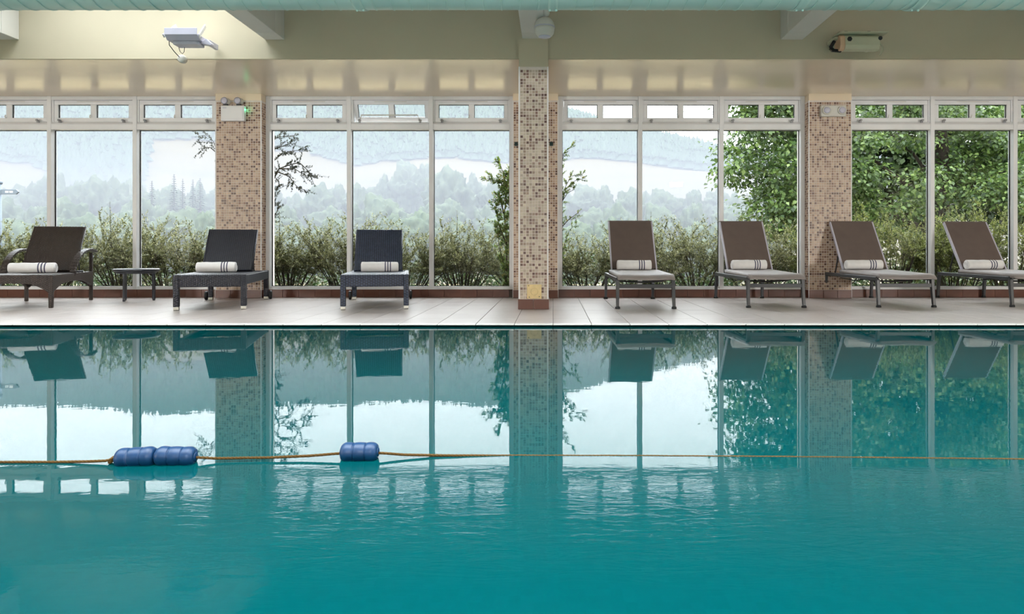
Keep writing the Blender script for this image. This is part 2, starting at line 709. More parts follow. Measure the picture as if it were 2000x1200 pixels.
structure('wall_back_sill', MB().box((XL, 8.45, -0.3), (XR, 8.7, 0.1)), 'outer_wall', 'low sill wall under the windows', cat='wall')
structure('ceiling_soffit', MB().box((XL, FASCIA + 0.03, SOFFIT), (XR, 8.47, SOFFIT + 0.03)), 'soffit_paint',
          'glossy peach cream lower ceiling above the windows', cat='ceiling')

SKX0, SKX1, SKY0, SKY1 = -7.6, 7.0, 0.2, 3.0
SLX0, SLX1, SLY0, SLY1 = -5.05, -2.95, 5.70, 6.62     # small rooflight beside the fascia
cl = MB()
cl.box((XL, YB, CEIL), (XR, SKY0, CEIL + 0.1))
cl.box((XL, SKY1, CEIL), (XR, SLY0, CEIL + 0.1))
cl.box((XL, SLY1, CEIL), (XR, FASCIA, CEIL + 0.1))
cl.box((XL, SLY0, CEIL), (SLX0, SLY1, CEIL + 0.1))
cl.box((SLX1, SLY0, CEIL), (XR, SLY1, CEIL + 0.1))
cl.box((XL, SKY0, CEIL), (SKX0, SKY1, CEIL + 0.1))
cl.box((SKX1, SKY0, CEIL), (XR, SKY1, CEIL + 0.1))
structure('ceiling', cl, 'ceiling_white', 'cream painted main ceiling over the pool', cat='ceiling')
sky = empty('window_13', (0, 0, 0), 0, 'long glazed rooflight added unseen in the ceiling to light the pool', 'rooflight', kind='structure')  # rooflight added out of view to brighten the pool and hall
nb = 12
for k in range(nb + 1):
    x = SKX0 + (SKX1 - SKX0) * k / nb
    MB().box((x - 0.03, SKY0, CEIL + 0.02), (x + 0.03, SKY1, CEIL + 0.1)).build('glazing_bar', 'white_plastic', sky)
    if k < nb:
        w = (SKX1 - SKX0) / nb
        MB().box((x + 0.03, SKY0, CEIL + 0.07), (x + w - 0.03, SKY1, CEIL + 0.076)).build('pane', 'window_glass', sky)

sl = empty('window_14', (0, 0, 0), 0, 'small rooflight beside the upper wall, above the pale floodlight', 'rooflight', kind='structure')
for k in range(4):
    w = (SLX1 - SLX0) / 4
    x = SLX0 + w * k
    MB().box((x + 0.012, SLY0, CEIL + 0.07), (x + w - 0.012, SLY1, CEIL + 0.076)).build('pane', 'window_glass', sl)
    MB().box((x - 0.012, SLY0, CEIL + 0.03), (x + 0.012, SLY1, CEIL + 0.1)).build('glazing_bar', 'white_plastic', sl)

# beams from the fascia back over the pool
for nm, xa, xb, lab in (('ceiling_beam', -5.50, -5.31, 'cream ceiling beam at the far left above the brown wicker lounger'),
                        ('ceiling_beam', -2.863, -2.67, 'white lit ceiling beam beside the pale lilac floodlight'),
                        ('ceiling_beam', -0.303, -0.085, 'ceiling beam above the free-standing mosaic column'),
                        ('ceiling_beam', 2.262, 2.481, 'ceiling beam beside the unlit cream floodlight'),
                        ('ceiling_beam', 4.87, 5.08, 'ceiling beam beyond the unlit floodlight at the far right')):
    bm_ = empty(nm, ((xa + xb) / 2, FASCIA, 2.678), 0, lab, 'beam', kind='structure')
    hw = (xb - xa) / 2
    MB().box((-hw, -0.215, 0), (hw, 0.0, CEIL - 2.678)).build('beam_end', 'ceiling_white', bm_, 0.004)
    MB().box((-hw, YB - FASCIA, 0.0), (hw, -0.218, CEIL - 2.678)).build('beam_body', 'ceiling_white', bm_, 0.004)
    MB().box((-hw + 0.004, -0.219, 0.004), (hw - 0.004, -0.214, CEIL - 2.678)).build('joint', 'floor_grout', bm_)

# ------------------------------------------------------------------ mosaic piers and column
PAL = [srgb(210, 186, 160), srgb(200, 172, 148), srgb(190, 162, 138), srgb(206, 182, 162), srgb(162, 132, 110),
       srgb(140, 106, 88), srgb(106, 76, 62), srgb(176, 146, 122)]
PALW = [0.16, 0.16, 0.13, 0.10, 0.15, 0.12, 0.11, 0.07]


PAL_SHADED = [srgb(204, 192, 172), srgb(192, 178, 160), srgb(180, 166, 148), srgb(198, 184, 168), srgb(150, 130, 114),  # pier palette greyed: the column's duller light is put into the colour
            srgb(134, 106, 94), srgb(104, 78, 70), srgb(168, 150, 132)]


def mosaic(name, parent, faces, pitch=0.0297, seed=1, pal=None):
    """faces: list of (origin, u, v, n_u, n_v, outward); every tessera is a small raised block"""
    rng = random.Random(seed)
    V, Fc, C = [], [], []
    g = pitch * 0.085
    for org, u, v, nu, nv, nrm in faces:
        org, u, v, nrm = Vector(org), Vector(u), Vector(v), Vector(nrm)
        for j in range(nv):
            for i in range(nu):
                c = rng.choices(pal or PAL, PALW)[0]
                k = rng.uniform(0.9, 1.08)
                c = (min(1, c[0] * k), min(1, c[1] * k), min(1, c[2] * k), 1)
                p = org + u * (i * pitch) + v * (j * pitch)
                a, b = g, pitch - g
                lift = 0.0022 + rng.uniform(0, 0.0006)
                q = [p + u * a + v * a, p + u * b + v * a, p + u * b + v * b, p + u * a + v * b]
                e = 0.0010
                q2 = [p + u * (a + e) + v * (a + e), p + u * (b - e) + v * (a + e), p + u * (b - e) + v * (b - e), p + u * (a + e) + v * (b - e)]
                s = len(V)
                V += [tuple(x) for x in q] + [tuple(x + nrm * lift) for x in q2]
                fl = [(4, 5, 6, 7), (0, 1, 5, 4), (1, 2, 6, 5), (2, 3, 7, 6), (3, 0, 4, 7)]
                if u.cross(v).dot(nrm) < 0:
                    fl = [tuple(reversed(f)) for f in fl]
                Fc += [tuple(s + t_ for t_ in f) for f in fl]
                C += [c] * 20
    me = bpy.data.meshes.new(name)
    me.from_pydata(V, [], Fc)
    ca = me.color_attributes.new('tile_colour', 'FLOAT_COLOR', 'CORNER')
    ca.data.foreach_set('color', np.array(C, dtype=np.float32).reshape(-1))
    me.materials.append(MATS['mosaic'])
    me.update()
    o = put(me, name, parent)
    o['kind'] = 'stuff'
    return o


PT = 0.0297
for i, (xa, xb) in enumerate(PIERS):
    lab = ['beige and brown mosaic pier behind the black wicker lounger, carrying the white emergency light box',
           'mosaic wall strip behind the free-standing column',
           'brown mosaic pier with the twin-lamp emergency light'][i]
    p = empty('wall_pier', ((xa + xb) / 2, PIERF, 0), 0, lab, 'pier', kind='structure')
    w = (xb - xa) / 2
    MB().box((-w, 0.003, -0.02), (w, 0.4, SOFFIT)).build('pier_core', 'grout', p)
    MB().box((-w - 0.001, 0.0, 2.405), (w + 0.001, 0.39, SOFFIT)).build('painted_top', 'soffit_paint', p)
    nu = int((2 * w - 0.004) / PT)
    nv = int((2.405 - 0.1) / PT)
    off = (2 * w - nu * PT) / 2
    fs = [((-w + off, 0.003, 0.1), (1, 0, 0), (0, 0, 1), nu, nv, (0, -1, 0))]
    ns = 6
    fs.append(((w, 0.008, 0.1), (0, 1, 0), (0, 0, 1), ns, nv, (1, 0, 0)))
    fs.append(((-w, 0.008, 0.1), (0, 1, 0), (0, 0, 1), ns, nv, (-1, 0, 0)))
    mosaic('mosaic_tiles', p, fs, PT, 3 + i)
    for s in (-1, 1):
        MB().box((s * w - 0.004, -0.001, 0), (s * w + 0.004, 0.007, 2.405)).build('corner_trim', 'white_plastic', p)
    # skirting tiles around the foot
    n = 3
    for k in range(n):
        a = -w + 2 * w * k / n
        MB().box((a + 0.0015, -0.008, 0.0), (a + 2 * w / n - 0.0015, 0.004, 0.098)).build('skirting_tile', 'skirting', p, 0.002)
    for s in (-1, 1):
        MB().box((s * w - 0.006, 0.005, 0.0), (s * w + 0.006, 0.14, 0.098)).build('skirting_tile', 'skirting', p, 0.002)

CX0, CX1 = -0.334, -0.050
cx, chw = (CX0 + CX1) / 2, (CX1 - CX0) / 2
colm = empty('wall_column', (cx, COLF, 0), 0, 'free-standing mosaic tiled column rising from the deck at the centre', 'column', kind='structure')
MB().box((-chw, 0.003, 0), (chw, 0.284, 2.40)).build('column_core', 'grout', colm)
MB().box((-chw - 0.002, 0.0, 2.40), (chw + 0.002, 0.29, 2.70)).build('painted_top', 'cream_paint', colm)
nu, nv = 9, int((2.395 - 0.098) / 0.0295)
fs = [((-9 * 0.0295 / 2, 0.003, 0.1), (1, 0, 0), (0, 0, 1), 9, nv, (0, -1, 0)),
      ((chw, 0.01, 0.1), (0, 1, 0), (0, 0, 1), 9, nv, (1, 0, 0)),
      ((-chw, 0.01, 0.1), (0, 1, 0), (0, 0, 1), 9, nv, (-1, 0, 0)),
      ((-9 * 0.0295 / 2, 0.284, 0.1), (1, 0, 0), (0, 0, 1), 9, nv, (0, 1, 0))]
mosaic('mosaic_tiles', colm, fs, 0.0295, 21, PAL_SHADED)
for s in (-1, 1):
    MB().box((s * chw - 0.006, -0.003, 0.1), (s * chw + 0.006, 0.010, 2.40)).build('corner_trim', 'white_plastic', colm, 0.002)
for k in range(2):
    a = -chw - 0.012 + (chw + 0.012) * k
    MB().box((a + 0.0015, -0.014, 0.0), (a + chw + 0.012 - 0.0015, 0.004, 0.098)).build('skirting_tile', 'skirting', colm, 0.003)
for s in (-1, 1):
    MB().box((s * (chw + 0.003) - 0.008, 0.006, 0.0), (s * (chw + 0.003) + 0.008, 0.29, 0.098)).build('skirting_tile', 'skirting', colm, 0.003)
# small square cover plate on the foot of the column
pl = empty('cover_plate', (-0.185, COLF - 0.001, 0.175), 0, 'square beige cover plate near the foot of the mosaic column', 'plate')
MB().box((-0.072, -0.008, -0.07), (0.072, 0.004, 0.07)).build('plate', 'plate_beige', pl, 0.003)
mbp = MB()
mbp.tube([(0.035 * math.cos(a), -0.009, 0.035 * math.sin(a)) for a in np.linspace(0, 2 * PI, 25)], 0.0022, 6)
mbp.build('round_rim', 'plate_beige', pl)
for a, b in ((-0.055, 0.058), (0.05, -0.05), (-0.05, -0.055)):
    MB().lathe([(0.005, 0), (0.004, 0.002)], 8, M=Matrix.Translation((a, -0.008, b)) @ Matrix.Rotation(PI / 2, 4, 'X')).build('screw', 'dark_hook', pl)
for x, lab in ((-0.447, 'small dark hook on the mosaic strip left of the column'), (-0.020, 'small dark hook on the mosaic strip right of the column')):
    h = empty('wall_hook', (x, PIERF, 1.875), 0, lab, 'hook')
    MB().box((-0.02, -0.014, -0.024), (0.02, 0.003, 0.024)).build('hook_plate', 'dark_hook', h, 0.004)
    MB().tube([(0, -0.01, 0.0), (0, -0.04, 0.0), (0, -0.048, 0.012)], 0.008, 8).build('hook_peg', 'dark_hook', h)

# ------------------------------------------------------------------ skirting along the window wall
bb = structure('baseboard_back', MB().box((XL, WALL + 0.004, 0), (XR, WALL + 0.02, 0.1)), 'floor_grout',
               'red-brown tiled skirting under the windows', cat='skirting')
sk_me = MB().box((0.0012, 0, 0), (0.2 - 0.0012, 0.012, 0.098)).mesh('skirting_tile', 'skirting', 0.002)
for k in range(math.floor(-7.0 / 0.2), math.ceil(6.0 / 0.2)):
    x = k * 0.2 + 0.06
    if any(a - 0.19 < x < b - 0.01 for a, b in PIERS):
        continue
    put(sk_me, 'skirting_tile', bb, (x, WALL - 0.008, 0))
o = MB().box((XL, WALL - 0.012, 0.098), (XR, 8.47, 0.112)).build('sill_strip', 'white_plastic', bb)

# ------------------------------------------------------------------ windows
MF, MBK = 8.425, 8.53     # mullion front and back
Z0, ZT0, ZT1, ZTOP = 0.112, 2.073, 2.172, 2.487
MW = 0.025                # half mullion width


def stay(parent, x, z):
    m = MB()
    m.box((x - 0.014, MF - 0.006, z - 0.022), (x + 0.014, MF + 0.012, z + 0.008))
    m.box((x - 0.010, MF - 0.028, z - 0.004), (x + 0.010, MF - 0.002, z + 0.018))
    m.box((x - 0.022, MF - 0.016, z + 0.004), (x + 0.022, MF + 0.0, z + 0.012))
    m.build('stay_fastener', 'steel_grey', parent, 0.002)


def window(n, xa, xb, first, last, opened, label):
    w = empty('window_%d' % n, (0, 0, 0), 0, label, 'window', kind='structure')
    # uprights
    if first:
        MB().box((xa, MF, Z0), (xa + 0.05, MBK, ZTOP)).build('side_post', 'white_plastic', w, 0.003)
        la = xa + 0.05
    else:
        MB().box((xa - MW, MF, Z0), (xa + MW, MBK, ZTOP)).build('mullion', 'white_plastic', w, 0.003)
        la = xa + MW
    if last:
        MB().box((xb - 0.05, MF, Z0), (xb, MBK, ZTOP)).build('side_post', 'white_plastic', w, 0.003)
        lb = xb - 0.05
    else:
        lb = xb - MW
    MB().box((la, MF + 0.02, Z0 - 0.004), (lb, MBK, Z0 + 0.022)).build('bottom_rail', 'white_plastic', w, 0.002)
    MB().box((la, MF + 0.004, ZT0), (lb, MBK, ZT1 - 0.03)).build('transom_rail', 'white_plastic', w, 0.004)
    m = MB()
    m.prism([(MF + 0.004, ZT1 - 0.03), (MBK, ZT1 - 0.03), (MBK, ZT1 - 0.002), (MF + 0.03, ZT1 - 0.002)], la, lb)
    m.build('transom_sill', 'white_plastic', w)
    MB().box((la, MF + 0.008, ZTOP - 0.045), (lb, MBK, ZTOP)).build('head_rail', 'white_plastic', w, 0.004)
    for s, xx in ((1, la), (-1, lb)):
        MB().box((min(xx, xx + s * 0.018), MF + 0.02, ZT1 - 0.002), (max(xx, xx + s * 0.018), MBK, ZTOP - 0.045)).build('jamb', 'white_plastic', w, 0.002)
    # big fixed pane with black gasket
    e = 0.006
    gk = MB()
    gk.box((la, GLASS - 0.006, Z0 + 0.022), (la + e, GLASS + 0.012, ZT0))
    gk.box((lb - e, GLASS - 0.006, Z0 + 0.022), (lb, GLASS + 0.012, ZT0))
    gk.box((la + e, GLASS - 0.006, ZT0 - e), (lb - e, GLASS + 0.012, ZT0))
    gk.box((la + e, GLASS - 0.006, Z0 + 0.022), (lb - e, GLASS + 0.012, Z0 + 0.022 + e))
    gk.build('gasket', 'black_gasket', w)
    MB().box((la + e, GLASS, Z0 + 0.022 + e), (lb - e, GLASS + 0.006, ZT0 - e)).build('pane', 'window_glass', w)
    # opening top light: sash with two panes; hinged at its head
    sa, sb = la + 0.020, lb - 0.020
    top, bot = ZTOP - 0.048, ZT1
    sash = empty('sash', (0, MF + 0.03, top), 0)
    sash.parent = w
    KIDS.setdefault(w.name, []).append(sash)
    h = bot - top
    fm = MB()
    st_, mid = 0.045, 0.034
    xm = (sa + sb) / 2
    fm.box((sa, 0, -0.052), (sb, 0.05, 0))
    fm.box((sa, 0, h), (sb, 0.05, h + 0.050))
    fm.box((sa, 0, h + 0.050), (sa + st_, 0.05, -0.052))
    fm.box((sb - st_, 0, h + 0.050), (sb, 0.05, -0.052))
    fm.box((xm - mid, 0, h + 0.050), (xm + mid, 0.05, -0.052))
    fm.build('sash_frame', 'white_plastic', sash, 0.003)
    for a, b in ((sa + st_, xm - mid), (xm + mid, sb - st_)):
        g = MB()
        g.box((a, 0.018, h + 0.050), (a + 0.005, 0.034, -0.052))
        g.box((b - 0.005, 0.018, h + 0.050), (b, 0.034, -0.052))
        g.box((a + 0.005, 0.018, -0.057), (b - 0.005, 0.034, -0.052))
        g.box((a + 0.005, 0.018, h + 0.050), (b - 0.005, 0.034, h + 0.054))
        g.build('gasket', 'black_gasket', sash)
        MB().box((a + 0.005, 0.024, h + 0.054), (b - 0.005, 0.030, -0.057)).build('pane', 'window_glass', sash)
    MB().tube([(xm - 0.03, -0.004, h + 0.05), (xm - 0.03, -0.02, h + 0.055), (xm - 0.024, -0.022, h + 0.085)], 0.006, 8).build('latch', 'off_white_plastic', sash)
    MB().box((xm - 0.20, -0.004, -0.020), (xm + 0.20, 0.004, -0.012)).build('vent_slot', 'off_white_plastic', sash)
    if opened:
        sash.rotation_euler = (math.radians(22), 0, 0)
        m = MB()
        zz = bot + 0.075
        m.tube([(sa + 0.09, MF - 0.01, bot - 0.005), (sa + 0.115, MF - 0.02, zz), (sb - 0.115, MF - 0.02, zz), (sb - 0.09, MF - 0.01, bot - 0.005)], 0.008, 8)
        m.build('stay_bar', 'off_white_plastic', w)
    stay(w, sa + 0.09, bot + 0.008)
    stay(w, sb - 0.09, bot + 0.008)
    return w


WL = ['window at the far left behind the brown wicker armchair lounger',
      'window between the brown wicker lounger and the round side table',
      'window between the round side table and the mosaic pier',
      'window right of the mosaic pier with dark branches outside',
      'window behind the navy wicker lounger with its top light open',
      'window left of the free-standing column with a leafy climber outside',
      'window right of the free-standing column with spindly twigs outside',
      'window between the first and second taupe sling loungers from the column',
      'window half filled by the edge of the green tree',
      'window right of the pier with the twin-lamp emergency light',
      'window behind the last taupe sling lounger on the right',
      'window cut by the edge of the picture on the right']
n = 0
for bi, (a, ms, b) in enumerate(BAYS):
    xs = [a] + list(ms) + [b]
    for k in range(3):
        window(n + 1, xs[k], xs[k + 1], k == 0, k == 2, n == 4, WL[n])
        n += 1

# ------------------------------------------------------------------ wicker sun loungers (local: front at y=0, rear +y)
def slanted_panel(mb, w, y0, z0, y1, z1, th, mi=0):
    mb.bar((0, y0, z0), (0, y1, z1), w, th, mi, up=(0, -1, 1))
    return mb


def wicker_lounger(loc, rz, wick, label):
    L, W, H = 1.47, 0.655, 0.345
    t = empty('wicker_lounger', loc, rz, label, 'sun lounger', 'woven wicker sun loungers')
    hw = W / 2
    MB().box((-hw + 0.05, 0.0, 0.225), (hw - 0.05, 0.045, H - 0.004)).build('front_rail', wick, t, 0.008)
    MB().box((-hw + 0.05, L - 0.05, 0.245), (hw - 0.05, L - 0.005, H - 0.004)).build('rear_rail', wick, t, 0.008)
    for s in (-1, 1):
        MB().box((s * hw - 0.0 if s < 0 else hw - 0.045, 0.055, 0.245), (-hw + 0.045 if s < 0 else hw, L - 0.06, H - 0.004)).build('side_rail', wick, t, 0.008)
    for s in (-1, 1):
        for y in (0.0, L - 0.055):
            x0 = -hw if s < 0 else hw - 0.052
            lg = MB().box((x0, y, 0.034), (x0 + 0.052, y + 0.055, H)).build('leg', wick, t, 0.007)
            MB().box((x0 + 0.002, y + 0.002, 0.004), (x0 + 0.050, y + 0.053, 0.034)).build('foot_cap', 'metal_cap', lg, 0.004)
            MB().box((x0 + 0.006, y + 0.006, 0.0), (x0 + 0.046, y + 0.049, 0.005)).build('foot_pad', 'dark_cap', lg)
    # woven seat: slightly rolled over the front rail
    prof = [(-0.002, H - 0.02), (0.006, H - 0.002), (0.03, H + 0.005), (0.8, H + 0.003), (0.86, H + 0.002), (0.86, H - 0.025), (0.03, H - 0.025)]
    MB().prism(prof, -hw + 0.012, hw - 0.012, 'x').build('seat', wick, t, 0.003)
    MB().box((-hw + 0.03, 0.88, H - 0.05), (hw - 0.03, L - 0.08, H - 0.030)).build('rear_bed', wick, t, 0.003)
    hy, hz = 0.80, H + 0.012
    ty, tz = 1.155, 0.812
    b = slanted_panel(MB(), 0.485, hy, hz, ty, tz, 0.034).build('backrest', wick, t, 0.008)
    for s in (-1, 1):
        MB().tube([(s * 0.247, hy, hz - 0.004), (s * 0.247, ty, tz + 0.002)], 0.012, 8).build('edge_roll', wick, b)
    st = MB()
    st.tube([(-0.2, 1.05, 0.66), (-0.2, 1.25, 0.33), (0.2, 1.25, 0.33), (0.2, 1.05, 0.66)], 0.011, 8)
    st.build('back_stay', 'aluminium_grey', t)
    for s in (-1, 1):
        m = Matrix.Translation((s * (hw + 0.022), L - 0.02, 0.052)) @ Matrix.Rotation(PI / 2, 4, 'Y')
        wh_ = MB().lathe([(0.030, -0.016), (0.05, -0.013), (0.052, -0.008), (0.052, 0.008), (0.05, 0.013), (0.030, 0.016)], 20, M=m).build('wheel', 'dark_cap', t)
        MB().tube([(s * (hw - 0.02), L - 0.02, 0.052), (s * (hw + 0.02), L - 0.02, 0.052)], 0.008, 8).build('axle', 'aluminium_grey', wh_)
    return t


wicker_lounger((-3.345, 6.655, 0), math.radians(14.5), 'wicker_black', 'black wicker sun lounger in front of the beige mosaic pier')
wicker_lounger((-1.752, 6.715, 0), math.radians(12.0), 'wicker_navy', 'navy black wicker sun lounger with ribbed back, nearest the column')


def arm_lounger():
    W, L, H = 0.68, 1.19, 0.335
    hw = W / 2
    t = empty('wicker_lounger', (-5.375, 6.79, 0), math.radians(17), 'brown wicker sun lounger with curved armrests at the far left', 'sun lounger',
              'woven wicker sun loungers')
    wk = 'wicker_brown'

    def arched(x0, x1, n=14, hi=0.085, lo=0.16):
        pts = [(x0, H)]
        pts += [(x0 + (x1 - x0) * k / n, H - hi - lo * abs(2 * k / n - 1) ** 3.0 * 0.62) for k in range(n + 1)]
        pts += [(x1, H)]
        return pts
    MB().prism(arched(-hw + 0.035, hw - 0.035), 0.0, 0.035, 'y').build('front_apron', wk, t, 0.004)
    MB().prism(arched(-hw + 0.035, hw - 0.035), L - 0.035, L, 'y').build('rear_apron', wk, t, 0.004)
    for s in (-1, 1):
        xa, xb = (-hw, -hw + 0.035) if s < 0 else (hw - 0.035, hw)
        # side apron: one long shallow arch from the front leg to the rear post
        MB().prism(arched(0.03, L - 0.02, 20, 0.085, 0.15), xa, xb, 'x').build('side_apron', wk, t, 0.004)
        x = s * (hw - 0.02)
        lg = MB().bar((x, 0.02, 0.0), (x, 0.02, H - 0.002), 0.034, 0.040, up=(0, 1, 0), w2=0.046, h2=0.05).build('leg', wk, t, 0.006)
        lg2 = MB().bar((x, L - 0.03, 0.0), (x, L - 0.03, 0.555), 0.034, 0.034, up=(0, 1, 0)).build('leg', wk, t, 0.006)
        for l_, y in ((lg, 0.02), (lg2, L - 0.03)):
            MB().box((x - 0.014, y - 0.014, -0.0), (x + 0.014, y + 0.014, 0.012)).build('foot_pad', 'dark_cap', l_)
        # armrest: broad band rising in a curve from the side rail to the top of the rear post
        path = []
        for k in range(17):
            ph = math.radians(112) * k / 16
            path.append((x, 0.60 + 0.50 * (1 - math.cos(ph)), 0.305 + 0.285 * math.sin(ph)))
        m = MB()
        for p, q in zip(path[:-1], path[1:]):
            m.bar(p, q, 0.060, 0.026, up=(0, -0.5, 1))
        m.build('armrest', wk, t, 0.004)
    MB().prism([(-0.004, H - 0.02), (0.006, H), (0.03, H + 0.006), (0.78, H + 0.004), (0.78, H - 0.02)], -hw + 0.01, hw - 0.01, 'x').build('seat', wk, t, 0.003)
    ox = 0.045
    m = MB()
    m.bar((ox, 0.72, H + 0.016), (ox, 1.075, 0.848), 0.49, 0.038, up=(0, -1, 1))
    b = m.build('backrest', wk, t, 0.010)
    for s in (-1, 1):
        MB().tube([(ox + s * 0.247, 0.72, H + 0.012), (ox + s * 0.247, 1.075, 0.850)], 0.012, 8).build('edge_roll', wk, b)
    MB().tube([(-0.22, 0.98, 0.70), (-0.22, 1.12, 0.33), (0.22, 1.12, 0.33), (0.22, 0.98, 0.70)], 0.010, 8).build('back_stay', 'aluminium_grey', t)
    MB().tube([(-hw - 0.03, 0.75, H + 0.012), (hw + 0.03, 0.75, H + 0.012)], 0.010, 8).build('hinge_rod', 'aluminium_grey', t)
    return t


arm_lounger()


# ------------------------------------------------------------------ taupe sling loungers
def sling_lounger():
    t = empty('sling_lounger', (0, 0, 0), 0)
    hw, L = 0.278, 1.38
    for s in (-1, 1):
        MB().bar((s * hw, 0.035, 0.292), (s * hw, L - 0.02, 0.297), 0.036, 0.040).build('side_rail', 'aluminium_grey', t, 0.005)
        for y, oy in ((0.035, -0.035), (L - 0.035, 0.03)):
            lg = MB().bar((s * (hw + 0.004), y + oy, 0.008), (s * hw, y, 0.288), 0.028, 0.032, up=(0, 1, 0), w2=0.034, h2=0.042).build('leg', 'aluminium_grey', t, 0.004)
            MB().lathe([(0.024, 0), (0.026, 0.004), (0.024, 0.018), (0.018, 0.024)], 14,
                       M=Matrix.Translation((s * (hw + 0.004), y + oy, 0))).build('foot_cap', 'dark_cap', lg)
    MB().box((-hw + 0.012, 0.012, 0.205), (hw - 0.012, 0.036, 0.243)).build('front_crossbar', 'aluminium_grey', t, 0.003)
    MB().box((-hw + 0.012, L - 0.06, 0.27), (hw - 0.012, L - 0.03, 0.305)).build('rear_crossbar', 'aluminium_grey', t, 0.003)
    m = MB()
    m.tube([(-hw + 0.01, 0.32 + 0.0, 0.285), (-hw * 0.8, 0.32, 0.262), (0, 0.32, 0.250), (hw * 0.8, 0.32, 0.262), (hw - 0.01, 0.32, 0.285)], 0.009, 8)
    m.build('seat_bow', 'aluminium_grey', t)
    MB().tube([(-hw + 0.02, 0.30, 0.275), (-hw + 0.02, 0.6, 0.25), (-hw + 0.02, 0.98, 0.262)], 0.006, 6).build('stay_rack', 'dark_cap', t)
    MB().tube([(hw - 0.02, 0.30, 0.275), (hw - 0.02, 0.6, 0.25), (hw - 0.02, 0.98, 0.262)], 0.006, 6).build('stay_rack', 'dark_cap', t)
    # padded seat: rounded front that dips in the middle
    nx, ny = 12, 20
    vs, fs, ms = [], [], []
    sw = 0.283
    def top(u, v):
        y = -0.055 + 1.0 * v
        dip = 0.012 * (1 - (2 * u - 1) ** 2) * (1 - v) ** 2
        roll = 0.042 * max(0, 1 - v / 0.075) ** 2
        edge = 0.010 * abs(2 * u - 1) ** 8
        return (-sw + 2 * sw * u, y, 0.350 + 0.018 * v - dip - roll - edge)
    for layer in (0, 1):
        for j in range(ny + 1):
            for i in range(nx + 1):
                v_ = (j / ny) ** 1.5
                x, y, z = top(i / nx, v_)
                if layer:
                    z -= 0.042 - 0.03 * max(0, 1 - v_ / 0.06)
                    z = max(z, 0.298) if v_ > 0.1 else z
                vs.append((x, y, z))
    w = nx + 1
    off = w * (ny + 1)
    for j in range(ny):
        for i in range(nx):
            a = j * w + i
            fs.append((a, a + 1, a + 1 + w, a + w))
            fs.append((off + a, off + a + w, off + a + 1 + w, off + a + 1))
    for j in range(ny):
        for i in (0, nx):
            a = j * w + i
            fs.append((a, a + w, off + a + w, off + a))
    for i in range(nx):
        for j in (0, ny):
            a = j * w + i
            fs.append((a, off + a, off + a + 1, a + 1))
    m = MB()
    m.add(vs, fs, 0, True)
    m.build('seat', 'cushion_grey', t)
    hy, hz, ty, tz = 0.925, 0.372, 1.295, 0.918
    b = slanted_panel(MB(), 0.500, hy, hz, ty, tz, 0.026).build('backrest', 'sling_taupe', t, 0.006)
    for s in (-1, 1):
        MB().bar((s * 0.254, hy - 0.01, hz - 0.02), (s * 0.254, ty, tz), 0.018, 0.032, up=(0, -1, 1)).build('back_rail', 'lamp_casing', b, 0.004)
    MB().bar((-0.263, ty, tz), (0.263, ty, tz), 0.030, 0.022, up=(0, -1, 1)).build('head_rail', 'sling_taupe', b, 0.005)
    MB().tube([(-0.2, 1.13, 0.66), (-0.2, 1.27, 0.30), (0.2, 1.27, 0.30), (0.2, 1.13, 0.66)], 0.010, 8).build('back_stay', 'aluminium_grey', t)
    return t


SL = [((0.925, 6.80), 0.5, 'taupe sling sun lounger nearest the column on its right'),
      ((2.265, 6.925), 0.2, 'taupe sling sun lounger in front of the window with the tree edge'),
      ((3.605, 6.965), 0.0, 'taupe sling sun lounger in front of the pier with the twin-lamp emergency light'),
      ((5.005, 7.02), -0.3, 'taupe sling sun lounger cut by the right edge of the picture')]
proto = sling_lounger()
for i, ((x, y), a, lab) in enumerate(SL):
    o = proto if i == 0 else copy_tree(proto)
    o.location = (x, y, 0)
    o.rotation_euler = (0, 0, math.radians(a))
    tag(o, lab, 'sun lounger', 'taupe sling sun loungers')


